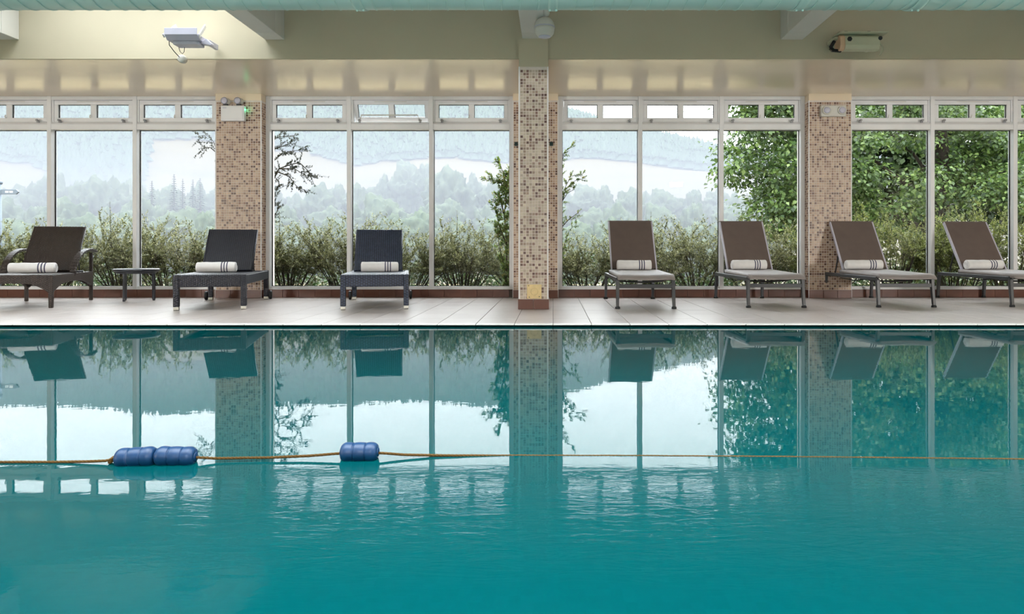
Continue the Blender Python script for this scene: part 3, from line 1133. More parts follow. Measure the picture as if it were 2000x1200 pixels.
# ------------------------------------------------------------------ rolled towels
def towel(loc, rz, length, r, flip, label, seed):
    rng = random.Random(seed)
    t = empty('rolled_towel', loc, rz, label, 'towel', 'rolled white towels with grey stripes')
    n, m = 28, 40
    bands = ((0.635, 0.665), (0.705, 0.735), (0.775, 0.805))
    ph = [rng.uniform(0, 6.28) for _ in range(6)]

    def ring(u):
        end = min(u, 1 - u) * length
        k = 1 - 0.10 * max(0, 1 - end / 0.012) ** 2
        pts = []
        for j in range(n):
            an = 2 * PI * j / n
            rr = r * k * (1 + 0.020 * math.sin(2 * an + ph[0] + 3 * u) + 0.014 * math.sin(7 * u * 3 + ph[1] + an) + 0.010 * math.sin(3 * an + 11 * u + ph[2]))
            z = rr * math.sin(an)
            if z < -r * 0.86:
                z = -r * 0.86 - (z + r * 0.86) * -0.15
            pts.append((-length / 2 + u * length, rr * math.cos(an) * 1.05, z))
        return pts
    us = sorted(set([k / m for k in range(m + 1)] + [b for q in bands for b in q] + [0.008, 0.02, 0.98, 0.992]))
    vs, fs, ms = [], [], []
    for u in us:
        vs += ring(u)
    mb, sb = MB(), [MB() for _ in bands]
    for i in range(len(us) - 1):
        mid = (us[i] + us[i + 1]) / 2
        which = next((k for k, q in enumerate(bands) if q[0] < mid < q[1]), None)
        quad = ring(us[i]) + ring(us[i + 1])
        ff = [(j, (j + 1) % n, n + (j + 1) % n, n + j) for j in range(n)]
        if which is None:
            mb.add(quad, ff, 0, True)
        else:
            sb[which].add(quad, ff, 0, True)
    for u, s in ((0.0, -1), (1.0, 1)):
        base = ring(u)
        mb.add(base, [tuple(range(n))], 0, False)
    body = mb.build('roll', 'towel_white', t)
    for k in range(3):
        sb[k].build('stripe', 'towel_stripe', body)
    # spiral of cloth seen on both ends
    for s in (-1, 1):
        pts = [(s * (length / 2 + 0.001), r * (0.12 + 0.76 * q / 60) * math.cos(q * 0.32), r * (0.12 + 0.72 * q / 60) * math.sin(q * 0.32)) for q in range(61)]
        MB().tube(pts, 0.0035, 5).build('end_spiral', 'towel_white', body)
    return t


def on_lounger(c, a, lx, ly):
    a = math.radians(a)
    return (c[0] + lx * math.cos(a) - ly * math.sin(a), c[1] + lx * math.sin(a) + ly * math.cos(a))


for i, (c, a, lx, ly, sz, ln, lab) in enumerate((
        ((-5.375, 6.79), 17, -0.045, 0.585, 0.341, 0.42, 'rolled white striped towel on the brown wicker lounger'),
        ((-3.345, 6.655), 14.5, -0.085, 0.70, 0.350, 0.385, 'rolled white striped towel on the black wicker lounger by the pier'),
        ((-1.752, 6.715), 12, 0.02, 0.70, 0.350, 0.385, 'rolled white striped towel on the navy ribbed wicker lounger'),
        ((0.925, 6.80), 0.5, -0.015, 0.80, 0.366, 0.375, 'rolled white striped towel on the sling lounger nearest the column'),
        ((2.265, 6.925), 0.2, -0.045, 0.80, 0.366, 0.385, 'rolled white striped towel on the second sling lounger from the column'),
        ((3.605, 6.965), 0, -0.07, 0.80, 0.366, 0.40, 'rolled white striped towel on the sling lounger by the twin-lamp pier'),
        ((5.005, 7.02), -0.3, -0.075, 0.80, 0.366, 0.405, 'rolled white striped towel on the lounger at the right edge'))):
    r = 0.056
    x, y = on_lounger(c, a, lx, ly)
    towel((x, y, sz + r * 0.9), math.radians(a + (1.5, -1, 2, -2, 1, -3, 1)[i]), ln, r, False, lab, 40 + i)

# ------------------------------------------------------------------ side table
tb = empty('side_table', (-4.805, 7.88, 0), 0.0, 'low dark round side table between the brown and the black wicker lounger', 'table')
MB().lathe([(0.0, 0.335), (0.215, 0.335), (0.238, 0.345), (0.242, 0.355), (0.238, 0.366), (0.225, 0.371), (0.0, 0.372)], 40).build('table_top', 'table_resin', tb)
for lx, ly in ((-0.165, 0.05), (-0.062, -0.135), (0.175, 0.04)):
    k = math.hypot(lx, ly)
    MB().bar((lx, ly, 0.012), (lx * 0.985, ly * 0.985, 0.338), 0.034, 0.026, up=(ly, lx, 0.001)).build('leg', 'table_resin', tb, 0.008)
    MB().lathe([(0.010, 0.0), (0.015, 0.003), (0.016, 0.016)], 12, M=Matrix.Translation((lx, ly, 0))).build('foot_pad', 'table_resin', tb)
MB().lathe([(0.19, 0.315), (0.2, 0.318), (0.2, 0.336), (0.19, 0.338)], 32).build('under_ring', 'table_resin', tb)

# ------------------------------------------------------------------ lane rope and floats
def wp(px, wy):
    """point on the water seen at pixel column px and row wy"""
    d = (CAMH - WATER) * F / (wy - 488.0)
    return ((px - 1080.0) / F * d, d)


def float_buoy(p, q, r, label):
    p, q = Vector(p), Vector(q)
    ax = (q - p)
    L = ax.length
    t = empty('lane_float', (p + q) / 2, 0, label, 'float', 'blue floats on the lane rope')
    M = ax.to_track_quat('Z', 'Y').to_matrix().to_4x4()
    seg = []
    def bump_(z):
        e = min(z, L - z)
        k = 0.018
        rr = r if e > k else r * (0.62 + 0.38 * math.sqrt(max(0, 1 - (1 - e / k) ** 2)))
        for g in (0.35, 0.68):
            dz = abs(z - g * L)
            if dz < 0.0030:
                rr -= 0.0028 * (1 - dz / 0.0030)
        rr -= 0.0006 * (1 + math.cos(2 * PI * 3 * z / L))
        return rr
    zs = sorted(set([L * k / 40 for k in range(41)] + [g * L + dz for g in (0.35, 0.68) for dz in (-0.003, -0.0015, 0, 0.0015, 0.003)]
                    + [0.001, 0.0025, 0.005, L - 0.001, L - 0.0025, L - 0.005]))
    prof = [(bump_(z), z - L / 2) for z in zs]
    MB().lathe(prof, 36, M=M).build('float_body', 'blue_float', t)
    for s in (-1, 1):
        MB().lathe([(0.012, -0.002), (0.014, 0), (0.012, 0.002)], 16, M=M @ Matrix.Translation((0, 0, s * (L / 2 + 0.0005)))).build('end_collar', 'blue_float', t)


ZF = WATER + 0.018
x1, y1 = wp(229, 906)
x2, y2 = wp(304.5, 905.5)
x3, y3 = wp(304.8, 905.5)
x4, y4 = wp(382, 904)
x5, y5 = wp(667, 896.5)
x6, y6 = wp(738, 896)
float_buoy((x1, y1, ZF - 0.003), (x2, y2, ZF + 0.003), 0.0285, 'blue float at the knotted end of the pair on the lane rope')
float_buoy((x3 + 0.002, y3, ZF + 0.003), (x4, y4, ZF - 0.001), 0.0285, 'blue float of the pair, on the side towards the single float')
float_buoy((x5, y5, ZF + 0.001), (x6, y6, ZF + 0.001), 0.0288, 'single blue float on the lane rope below the navy lounger')

ctrl = []
def rp(px, wy, h):
    x, y = wp(px, wy)
    ctrl.append((x, y, WATER + h))
ctrl.append((XL, 2.05, WATER + 0.003))
ctrl.append((-4.0, 2.03, WATER + 0.003))
for px, wy, h in ((-300, 906, 0.003), (0, 905, 0.003), (120, 904.8, 0.003), (205, 906, 0.008), (229, 906, 0.0155), (305, 905.5, 0.021), (382, 904, 0.0150),
                  (420, 902, 0.0095), (520, 900, 0.0085), (600, 898, 0.0105), (667, 896.5, 0.0160), (738, 896, 0.0165), (790, 894.5, 0.009),
                  (860, 892.3, 0.0035), (1000, 889.8, -0.0016), (1250, 890.3, -0.0018), (1500, 892, -0.0018), (1750, 894.5, -0.0016), (2000, 897.2, -0.0014), (2300, 899, -0.0010)):
    rp(px, wy, h)
ctrl.append((4.0, 2.0, WATER + 0.003))
ctrl.append((XR, 1.98, WATER + 0.003))


def catmull(cp, step):
    out = []
    P = [Vector(p) for p in cp]
    P = [P[0] * 2 - P[1]] + P + [P[-1] * 2 - P[-2]]
    for i in range(1, len(P) - 2):
        n_ = max(2, int((P[i + 1] - P[i]).length / step))
        for k in range(n_):
            u = k / n_
            a, b, c, d = P[i - 1], P[i], P[i + 1], P[i + 2]
            # linear blend with light smoothing keeps uneven spans from overshooting
            lin = b.lerp(c, u)
            cat = 0.5 * ((2 * b) + (c - a) * u + (2 * a - 5 * b + 4 * c - d) * u * u + (3 * b - a - 3 * c + d) * u ** 3)
            out.append(lin.lerp(cat, 0.25))
    out.append(P[-2])
    return out


rope = empty('lane_rope', (0, 2.0, WATER), 0, 'twisted yellow-brown lane rope floating across the pool', 'rope')
path = [p - Vector((0, 2.0, WATER)) for p in catmull(ctrl, 0.004)]
near = [p for p in path if -2.6 < p.x < 2.6]
s_acc, strands = 0.0, [[], [], []]
for i, p in enumerate(near):
    if i:
        s_acc += (p - near[i - 1]).length
    for k in range(3):
        an = 2 * PI * (s_acc / 0.034 + k / 3)
        strands[k].append(p + Vector((0, math.cos(an), math.sin(an))) * 0.0021)
for k in range(3):
    MB().tube(strands[k], 0.0023, 5).build('strand', 'rope_fibre', rope)
for end in ([p for p in path if p.x <= -2.59][::20], [p for p in path if p.x >= 2.59][::20]):
    MB().tube(end, 0.0042, 6).build('rope_run', 'rope_fibre', rope)
kx, ky = wp(220, 905.5)
kn = MB()
for a in range(3):
    pts = [(kx - 0.002 + 0.007 * math.cos(q * 0.6 + a) * (0.6 + 0.2 * a), ky - 2.0 + 0.009 * math.sin(q * 0.6 + a), 0.010 + 0.006 * math.sin(q * 0.6 + a * 2.1)) for q in range(12)]
    kn.tube(pts, 0.0036, 6)
kn.build('knot', 'rope_fibre', rope)

# ------------------------------------------------------------------ spiral air duct under the beams
YD, RD = 4.3, 0.25
ZD = CAMH + 0.3511 * YD + RD * 1.0599
duct = empty('air_duct', (0, YD, ZD), 0, 'pale aqua spiral air duct along the top of the picture', 'duct')
body = MB().lathe([(RD, XL + 0.02), (RD, XR - 0.02)], 64, M=Matrix.Rotation(PI / 2, 4, 'Y')).build('duct_wall', 'duct_paint', duct)
pitch = 0.115
sm = MB()
N = int((XR - XL - 0.1) / pitch * 40)
sm.tube([(XL + 0.05 + pitch * k / 40, RD * math.cos(-2 * PI * k / 40) * 1.0, RD * math.sin(-2 * PI * k / 40)) for k in range(N)], 0.004, 5)
sm.build('spiral_seam', 'duct_paint', duct)
for x in (-4.4, -1.22, 0.0, 1.56, 2.29, 5.2):
    m = MB().lathe([(RD - 0.005, -0.03), (RD + 0.006, -0.03), (RD + 0.008, -0.012), (RD + 0.008, 0.012), (RD + 0.006, 0.03), (RD - 0.005, 0.03)], 64,
                   M=Matrix.Translation((x, 0, 0)) @ Matrix.Rotation(PI / 2, 4, 'Y'))
    j = m.build('joint_collar', 'duct_paint', duct)
    for dx in (-0.02, 0.02):
        MB().lathe([(0.008, 0), (0.008, 0.006), (0.004, 0.010)], 8,
                   M=Matrix.Translation((x + dx, 0.02, -RD - 0.006)) @ Matrix.Rotation(PI, 4, 'X')).build('rivet', 'duct_paint', j)
    for s in (-1, 1):
        MB().tube([(x, s * (RD + 0.006), 0), (x, s * (RD + 0.006), CEIL - ZD)], 0.006, 6).build('hanger_rod', 'metal_cap', j)

# ------------------------------------------------------------------ floodlights on the fascia
def floodlight_pale(loc):
    t = empty('floodlight', loc, 0, 'pale lilac floodlight on the brightly lit part of the upper wall', 'floodlight')
    # trough with sloping glass front that throws light upwards
    MB().prism([(0.02, -0.02), (-0.16, -0.02), (-0.20, 0.02), (-0.20, 0.032), (0.02, 0.032)], -0.155, 0.155, 'x').build('casing', 'lamp_casing', t, 0.006)
    MB().box((-0.155, -0.205, 0.02), (0.155, -0.195, 0.085)).build('front_lip', 'lamp_casing', t, 0.003)
    MB().box((-0.105, -0.15, -0.055), (0.135, -0.02, -0.02)).build('gear_box', 'lamp_casing', t, 0.006)
    for s in (-1, 1):
        MB().bar((s * 0.17, -0.19, 0.012), (s * 0.14, -0.02, 0.16), 0.012, 0.035, up=(0, 0, 1)).build('side_arm', 'white_plastic', t, 0.003)
    MB().box((-0.145, -0.17, 0.033), (0.145, 0.0, 0.037)).build('lens', 'off_white_plastic', t)
    MB().prism([(0.135, -0.03), (0.235, -0.05), (0.235, -0.03), (0.19, 0.015)], -0.10, -0.03, 'y').build('bracket', 'lamp_casing', t, 0.003)
    MB().bar((0.19, -0.06, -0.01), (0.19, 0.11, -0.01), 0.03, 0.05).build('wall_bracket', 'lamp_casing', t, 0.003)
    MB().tube([(-0.17, -0.03, 0.035), (-0.205, -0.03, 0.03), (-0.215, -0.01, -0.02), (-0.19, 0.04, -0.075), (-0.165, 0.085, -0.115)], 0.004, 6).build('cable', 'dark_cap', t)
    MB().tube([(-0.10, -0.05, -0.055), (-0.09, -0.045, -0.095), (-0.07, -0.04, -0.115), (-0.05, -0.045, -0.095), (-0.045, -0.05, -0.055)], 0.003, 6).build('cable', 'dark_cap', t)
    MB().lathe([(0.040, 0), (0.040, 0.045), (0.034, 0.05)], 20, M=Matrix.Translation((-0.15, 0.13, -0.125)) @ Matrix.Rotation(PI / 2, 4, 'X')).build('junction_box', 'off_white_plastic', t)
    return t


floodlight_pale((-3.52, FASCIA - 0.135, 2.603))

fl = empty('floodlight', (2.94, FASCIA - 0.13, 2.575), 0, 'unlit cream floodlight with a tilted casing on the upper wall at the right', 'floodlight')
prof = [(0.02, 0.075), (-0.085, 0.082), (-0.11, 0.06), (-0.115, -0.02), (-0.10, -0.058), (-0.07, -0.066), (0.02, -0.05)]
MB().prism(prof, -0.135, 0.20, 'x').build('casing', 'lamp_casing_cream', fl, 0.008)
MB().prism([(a * 1.03, b * 1.04) for a, b in prof], -0.185, -0.135, 'x').build('end_cap', 'lamp_end_peach', fl, 0.008)
MB().prism([(0.03, 0.085), (-0.155, 0.088), (-0.16, 0.095), (0.03, 0.100)], -0.21, 0.26, 'x').build('visor', 'lamp_casing_cream', fl, 0.002)
MB().lathe([(0.024, 0), (0.024, 0.008)], 6, M=Matrix.Translation((-0.095, -0.112, 0.036)) @ Matrix.Rotation(PI / 2, 4, 'X'), smooth=False).build('hex_knob', 'black_gasket', fl)
m = MB()
m.bar((-0.215, -0.05, 0.035), (-0.255, -0.05, -0.03), 0.03, 0.03)
m.bar((-0.255, -0.05, -0.03), (-0.225, -0.05, -0.06), 0.03, 0.03)
m.bar((-0.235, -0.05, -0.055), (-0.15, -0.05, -0.062), 0.03, 0.026)
m.build('yoke', 'black_gasket', fl, 0.004)
MB().bar((-0.20, -0.06, 0.06), (-0.20, 0.12, 0.06), 0.03, 0.03).build('wall_bracket', 'lamp_casing_cream', fl, 0.003)
MB().bar((0.17, -0.0, 0.0), (0.17, 0.125, 0.0), 0.03, 0.05).build('wall_bracket', 'lamp_casing_cream', fl, 0.003)
MB().tube([(0.20, -0.09, 0.02), (0.225, -0.08, -0.012), (0.245, -0.06, -0.02), (0.262, -0.03, -0.05), (0.262, 0.03, -0.08)], 0.006, 6).build('cable', 'lamp_casing_cream', fl)
MB().lathe([(0.020, 0), (0.020, 0.010), (0.010, 0.018)], 12, M=Matrix.Translation((0.200, -0.108, 0.045)) @ Matrix.Rotation(PI / 2, 4, 'X')).build('clamp_screw', 'aluminium_grey', fl)
for x in (-0.14, 0.08):
    MB().box((x - 0.016, -0.14, 0.094), (x + 0.016, -0.10, 0.104)).build('clip', 'black_gasket', fl, 0.002)

# floodlight on the wall behind the pool, whose image shows in the window glass
rf = empty('floodlight', (3.36, YB + 0.02, 2.37), 0, 'white floodlight on the wall behind the near deck', 'floodlight')
MB().prism([(0.0, -0.10), (0.13, -0.08), (0.17, 0.08), (0.0, 0.12)], -0.2, 0.2, 'x').build('casing', 'lamp_casing_cream', rf, 0.01)
MB().add([(-0.17, 0.137, -0.066), (0.17, 0.137, -0.066), (0.17, 0.168, 0.062), (-0.17, 0.168, 0.062)], [(0, 1, 2, 3)]).build('lens', 'lamp_glow_strong', rf)
MB().box((-0.03, -0.02, -0.05), (0.03, 0.02, 0.05)).build('wall_bracket', 'lamp_casing_cream', rf)

# added fill lamps out of view on the rear wall, lighting loungers and piers
FILL_W = 250
for x, lab in ((-8.5, 'added unseen fill lamp behind the near deck at the left end'), (-0.5, 'added unseen fill lamp behind the near deck in the middle'),
               (7.4, 'added unseen fill lamp behind the near deck at the right end')):
    wl = empty('fill_lamp', (x, YB, 1.55), 0, lab, 'lamp', 'added fill lamps behind the near deck')
    MB().prism([(0.0, -0.2), (0.07, -0.19), (0.07, 0.19), (0.0, 0.2)], -0.62, 0.62, 'x').build('casing', 'white_plastic', wl, 0.01)
    MB().box((-0.6, 0.068, -0.17), (0.6, 0.074, 0.17)).build('diffuser', 'white_plastic', wl)
    ld = bpy.data.lights.new('fill_light', 'AREA')
    ld.shape = 'RECTANGLE'
    ld.size, ld.size_y = 1.2, 0.34
    ld.energy = FILL_W * (0.3 if x == -0.5 else 1.0)
    ld.color = (1.0, 0.965, 0.93)
    lo = bpy.data.objects.new('light_source', ld)
    COL.objects.link(lo)
    lo.parent = wl
    lo.location = (0, 0.08, 0)
    lo.rotation_euler = (PI / 2, 0, 0)

# ------------------------------------------------------------------ dome camera on the centre beam
dc = empty('dome_camera', (-0.075, 6.15, 0), 0, 'round two-tone dome camera hanging at the centre beam above the column', 'camera')
zc = CAMH + (488 - 53) / F * 6.15
M0 = Matrix.Translation((0, 0, zc))
R = 0.090
MB().lathe([(0.005, R)] + [(R * math.cos(a), R * math.sin(a)) for a in np.linspace(1.45, 0.02, 14)] + [(R * 1.02, 0.0)], 36, M=M0).build('upper_shell', 'off_white_plastic', dc)
MB().lathe([(R * 1.03, 0.0), (R * 1.03, -0.008)], 36, M=M0).build('seam_ring', 'lamp_casing', dc)
MB().lathe([(R * 1.0, -0.008), (R * 0.99, -0.03), (R * 0.93, -0.055), (R * 0.76, -0.078), (R * 0.60, -0.086), (0.004, -0.088)], 36, M=M0).build('lower_bowl', 'off_white_plastic', dc)
MB().lathe([(R * 0.62, -0.0865), (R * 0.60, -0.090), (0.004, -0.091)], 30, M=M0).build('lens_window', 'lamp_casing', dc)
MB().lathe([(0.004, 0.045)] + [(0.05 * math.cos(a), 0.05 * math.sin(a)) for a in np.linspace(1.2, -1.2, 12)], 24, M=Matrix.Translation((-0.005, 0, zc + 0.128))).build('ball_mount', 'off_white_plastic', dc)
MB().tube([(-0.005, 0, zc + 0.15), (-0.005, 0, 2.82), (-0.04, 0, 2.82)], 0.02, 12).build('mount_arm', 'off_white_plastic', dc)

# ------------------------------------------------------------------ emergency lights on the piers
s_ = F / PIERF
eb = empty('emergency_light', ((458.5 - 1080) / s_, PIERF, CAMH + (488 - 223) / s_), 0, 'white emergency light box with two lamp heads and a green indicator on the mosaic pier', 'emergency light')
MB().box((-0.143, -0.06, -0.093), (0.143, 0.0, 0.093)).build('box_body', 'white_plastic', eb, 0.008)
MB().box((-0.130, -0.066, -0.080), (0.130, -0.058, 0.080)).build('box_cover', 'white_plastic', eb, 0.004)
for x in (-0.095, 0.065):
    h = MB().lathe([(0.03, 0.0), (0.045, -0.02), (0.050, -0.05), (0.048, -0.058), (0.043, -0.058), (0.036, -0.045), (0.01, -0.035)][::-1], 28,
                   M=Matrix.Translation((x, -0.02, 0.150)) @ Matrix.Rotation(-PI / 2, 4, 'X') @ Matrix.Scale(-1, 4, (0, 0, 1))).build('lamp_head', 'off_white_plastic', eb)
    MB().lathe([(0.042, 0), (0.030, 0.008), (0.004, 0.012)], 24, M=Matrix.Translation((x, -0.070, 0.150)) @ Matrix.Rotation(PI / 2, 4, 'X')).build('lamp_lens', 'lamp_casing', h)
    MB().bar((x, -0.03, 0.085), (x, -0.03, 0.115), 0.05, 0.03, up=(0, 1, 0)).build('swivel', 'aluminium_grey', h)
MB().lathe([(0.006, 0), (0.005, 0.006), (0.002, 0.009)], 10, M=Matrix.Translation((0.141, -0.035, 0.045)) @ Matrix.Rotation(PI / 2, 4, 'Y')).build('indicator', 'led_green', eb)
MB().box((-0.115, -0.0675, 0.058), (-0.07, -0.0655, 0.068)).build('label_print', 'lamp_casing', eb)
ld = bpy.data.lights.new('indicator_light', 'POINT')
ld.energy = 0.035
ld.color = (0.05, 1.0, 0.4)
ld.shadow_soft_size = 0.004
lo = bpy.data.objects.new('light_source', ld)
COL.objects.link(lo)
lo.parent = eb
lo.location = (0.165, -0.04, 0.045)

et = empty('emergency_light', ((1625 - 1080) / s_, PIERF, CAMH + (488 - 218) / s_), 0, 'cream twin-lamp emergency light on the brown mosaic pier', 'emergency light')
MB().box((-0.152, -0.05, -0.068), (0.152, 0.0, 0.068)).build('box_body', 'off_white_plastic', et, 0.010)
for x in (-0.088, 0.098):
    h = MB().lathe([(0.052, 0), (0.054, 0.015), (0.049, 0.024), (0.044, 0.024), (0.036, 0.012), (0.004, 0.006)], 30,
                   M=Matrix.Translation((x, -0.048, 0.004)) @ Matrix.Rotation(PI / 2, 4, 'X')).build('lamp_head', 'off_white_plastic', et)
    MB().lathe([(0.043, 0), (0.030, 0.010), (0.004, 0.014)], 24, M=Matrix.Translation((x, -0.064, 0.004)) @ Matrix.Rotation(PI / 2, 4, 'X')).build('lamp_lens', 'lamp_casing', h)

# ------------------------------------------------------------------ outdoors: ground and hillside
GY = [8.7, 12, 20, 60, 100, 150, 220, 300, 400, 520, 600, 760, 900, 1000, 1100]
GZ = [-0.25, -0.3, -0.4, -3.5, -6.0, -3.5, 5.0, 17, 37, 62, 84, 145, 196, 206, 200]


def ground_z(x, y):
    z = np.interp(y, GY, GZ)
    s = np.clip((x / np.maximum(y, 1) + 0.15) / 0.45, 0, 1)
    s = s * s * (3 - 2 * s)
    lowered = np.clip((y - 380) / 300, 0, 1)
    z = z * (1 - 0.36 * s * lowered)
    z = z + np.clip((y - 80) / 300, 0, 1) * (6 * np.sin(x * 0.011 + 1.0) + 3 * np.sin(x * 0.027 + y * 0.01))
    return z


gx = np.concatenate([np.linspace(-1100, -60, 40), np.linspace(-50, 50, 30), np.linspace(60, 1000, 40)])
gy = np.concatenate([np.linspace(8.7, 60, 14), np.linspace(75, 1100, 70)])
X, Y = np.meshgrid(gx, gy)
Z = ground_z(X, Y)
nx, ny = len(gx), len(gy)
verts = np.stack([X, Y, Z], -1).reshape(-1, 3).tolist()
faces = [(j * nx + i, j * nx + i + 1, (j + 1) * nx + i + 1, (j + 1) * nx + i) for j in range(ny - 1) for i in range(nx - 1)]
g = MB()
g.add(verts, faces, 0, True)
structure('terrain', g, 'field_ground', 'misty valley and ripe cream fields rising to a wooded hill outside', cat='hillside')
bedm = MB()
bedm.box((-9, 8.72, -0.35), (9, 13.5, -0.12))
structure('ground_bed', bedm, 'soil', 'dark planting bed under the shrubs outside the windows', cat='soil')

# ------------------------------------------------------------------ far conifer forest on the hill (uncountable)
def in_forest(x, y):
    a = x / y
    px = 1080 + a * F
    lower = np.interp(px, [-100, 60, 110, 270, 300, 420, 560, 700, 860, 1000, 1250, 1420, 1600, 2100],
                      [560, 520, 400, 395, 640, 655, 640, 560, 575, 570, 560, 500, 470, 460])
    return y > lower + 12 * np.sin(x * 0.05) + 8 * np.sin(x * 0.013)


N = 26000
fy = RNG.uniform(385, 985, N)
fx = RNG.uniform(-0.88, 0.76, N) * fy
k = in_forest(fx, fy)
fx, fy = fx[k], fy[k]
fz = ground_z(fx, fy)
hh = RNG.uniform(8, 14, len(fx)) * np.interp(fy, [380, 600, 1000], [0.9, 1.0, 1.15])
rr = hh * RNG.uniform(0.30, 0.42, len(fx))
V, FF = [], []
for x, y, z, h, r in zip(fx, fy, fz, hh, rr):
    b = len(V)
    a0 = random.random() * 6
    for lev, (zz, rs) in enumerate(((0.08, 1.0), (0.55, 0.5))):
        for q in range(5):
            an = a0 + lev * 0.6 + 2 * PI * q / 5
            V.append((x + r * rs * math.cos(an), y + r * rs * math.sin(an), z + h * zz))
    V.append((x, y, z + h * 0.62))
    V.append((x, y, z + h))
    for q in range(5):
        q2 = (q + 1) % 5
        FF.append((b + q, b + q2, b + 10))
        FF.append((b + 5 + q, b + 5 + q2, b + 11))
me = bpy.data.meshes.new('forest')
me.from_pydata(V, [], FF)
me.materials.append(MATS['far_conifer'])
me.polygons.foreach_set('use_smooth', [True] * len(me.polygons))
o = put(me, 'forest')
tag(o, 'misty blue conifer forest covering the upper hillside', 'forest', kind='stuff')

# ------------------------------------------------------------------ woodland trees in the valley
import bmesh
from mathutils import noise as mnoise


def crown_mesh(seed, sx, sz):
    bm = bmesh.new()
    bmesh.ops.create_icosphere(bm, subdivisions=5, radius=1.0)
    off = Vector((seed * 7.3, seed * 3.1, seed))
    for v in bm.verts:
        d = v.co.normalized()
        k = 0.80 + 0.34 * mnoise.noise(d * 1.6 + off) + 0.20 * mnoise.noise(d * 4.2 + off) + 0.13 * mnoise.noise(d * 10 + off) + 0.07 * mnoise.noise(d * 22 + off)
        v.co = Vector((d.x * k * sx, d.y * k * sx, d.z * k * sz))
    me = bpy.data.meshes.new('crown')
    bm.to_mesh(me)
    bm.free()
    me.materials.append(MATS['far_leaves'])
    for p in me.polygons:
        p.use_smooth = True
    return me


def far_tree(seed, sx, sz, h):
    t = empty('woodland_tree', (0, 0, 0))
    put(crown_mesh(seed, sx, sz), 'crown', t, (0, 0, h - sz * 0.95))
    MB().tube([(0, 0, 0), (0.1, 0, h * 0.3), (0, 0.1, h * 0.6)], [0.35, 0.28, 0.15], 8).build('trunk', 'bark', t)
    return t


protos = [far_tree(s, sx, sz, h) for s, sx, sz, h in ((1, 4.6, 4.8, 10.5), (2, 5.2, 4.4, 10), (3, 4.0, 5.4, 11.5), (4, 4.8, 5.0, 10.5))]
used = [False] * 4
spots = []
rr_ = random.Random(5)
# (pixel column, pixel row of the top, distance)
px = -60
while px < 1480:
    spots.append((px + rr_.uniform(-12, 12), rr_.uniform(412, 436), rr_.uniform(78, 98), 0))
    px += rr_.uniform(62, 92)
px = -60
while px < 1500:
    spots.append((px + rr_.uniform(-14, 14), rr_.uniform(384, 408), rr_.uniform(112, 138), 1))
    px += rr_.uniform(52, 74)
px = -60
def ridge(p):
    return np.interp(p, [-60, 60, 200, 300, 420, 560, 620, 700, 760, 800, 880, 930, 980, 1100, 1180, 1300, 1480],
                     [372, 352, 350, 362, 368, 366, 372, 362, 338, 322, 326, 344, 362, 372, 362, 366, 372])
while px < 1500:
    spots.append((px + rr_.uniform(-10, 10), ridge(px) + rr_.uniform(-8, 12), rr_.uniform(160, 200), 2))
    px += rr_.uniform(34, 52)
for i, (px, py, d, row) in enumerate(spots):
    k = i % 4
    x = (px - 1080) / F * d
    gz = float(ground_z(np.array(x), np.array(d)))
    top = CAMH + (488 - py) / F * d
    h = top - gz
    if used[k]:
        o = copy_tree(protos[k])
    else:
        o, used[k] = protos[k], True
    base_h = (10.5, 10, 11.5, 10.5)[k]
    sc = h / base_h
    wsc = min(sc, 1.0 + 0.35 * (sc - 1)) if sc > 1 else sc
    o.location = (x, d, gz - 0.2)
    o.scale = (wsc * rr_.uniform(0.9, 1.15), wsc * rr_.uniform(0.9, 1.1), sc)
    o.rotation_euler = (0, 0, rr_.uniform(0, 6.28))
    tag(o, ('misty broadleaf tree of the lowest woodland row, just above the shrub tops',
            'misty broadleaf tree of the middle woodland row in the valley',
            'palest misty tree of the top woodland row, standing against the cream field')[row], 'tree',
        ('lowest row of the misty woodland', 'middle row of the misty woodland', 'top row of the misty woodland')[row])


def spruce(px, py, d, wd, label):
    x = (px - 1080) / F * d
    gz = float(ground_z(np.array(x), np.array(d)))
    h = CAMH + (488 - py) / F * d - gz
    t = empty('spruce_tree', (x, d, gz), 0, label, 'tree', 'misty spruces above the valley woodland')
    n = 15
    P, D, Nn, L, W = [], [], [], [], []
    for lv in range(40):
        u = lv / 40
        z = h * (0.12 + 0.88 * u)
        r = wd * (1 - u) ** 0.85 + 0.15
        for q in range(n):
            an = random.random() * 2 * PI
            P.append((0, 0, z))
            D.append((math.cos(an), math.sin(an), -0.28))
            Nn.append((random.uniform(-.3, .3), random.uniform(-.3, .3), 1))
            rl = r * random.uniform(0.7, 1.1)
            L.append(rl)
            W.append(rl * 0.42 + 0.2)
    me = quads_mesh('boughs', leaf_quads(np.array(P), np.array(D), np.array(Nn), L, W), 'far_conifer')
    o = put(me, 'boughs', t)
    o['kind'] = 'stuff'
    MB().tube([(0, 0, 0), (0, 0, h * 0.98)], [0.4, 0.05], 7).build('trunk', 'bark', t)


for i, (px, py, wd, lab) in enumerate(((297, 350, 2.3, 'small misty spruce beside the window mullion by the side table'),
                                       (340, 337, 2.6, 'tallest misty spruce, left of the mosaic pier'),
                                       (357, 346, 2.2, 'slim misty spruce next to the tallest one'),
                                       (377, 348, 2.4, 'misty spruce third in the clump by the mosaic pier'),
                                       (391, 345, 2.8, 'broad misty spruce closest to the mosaic pier'))):
    spruce(px, py, 140 + 3 * i, wd, lab)

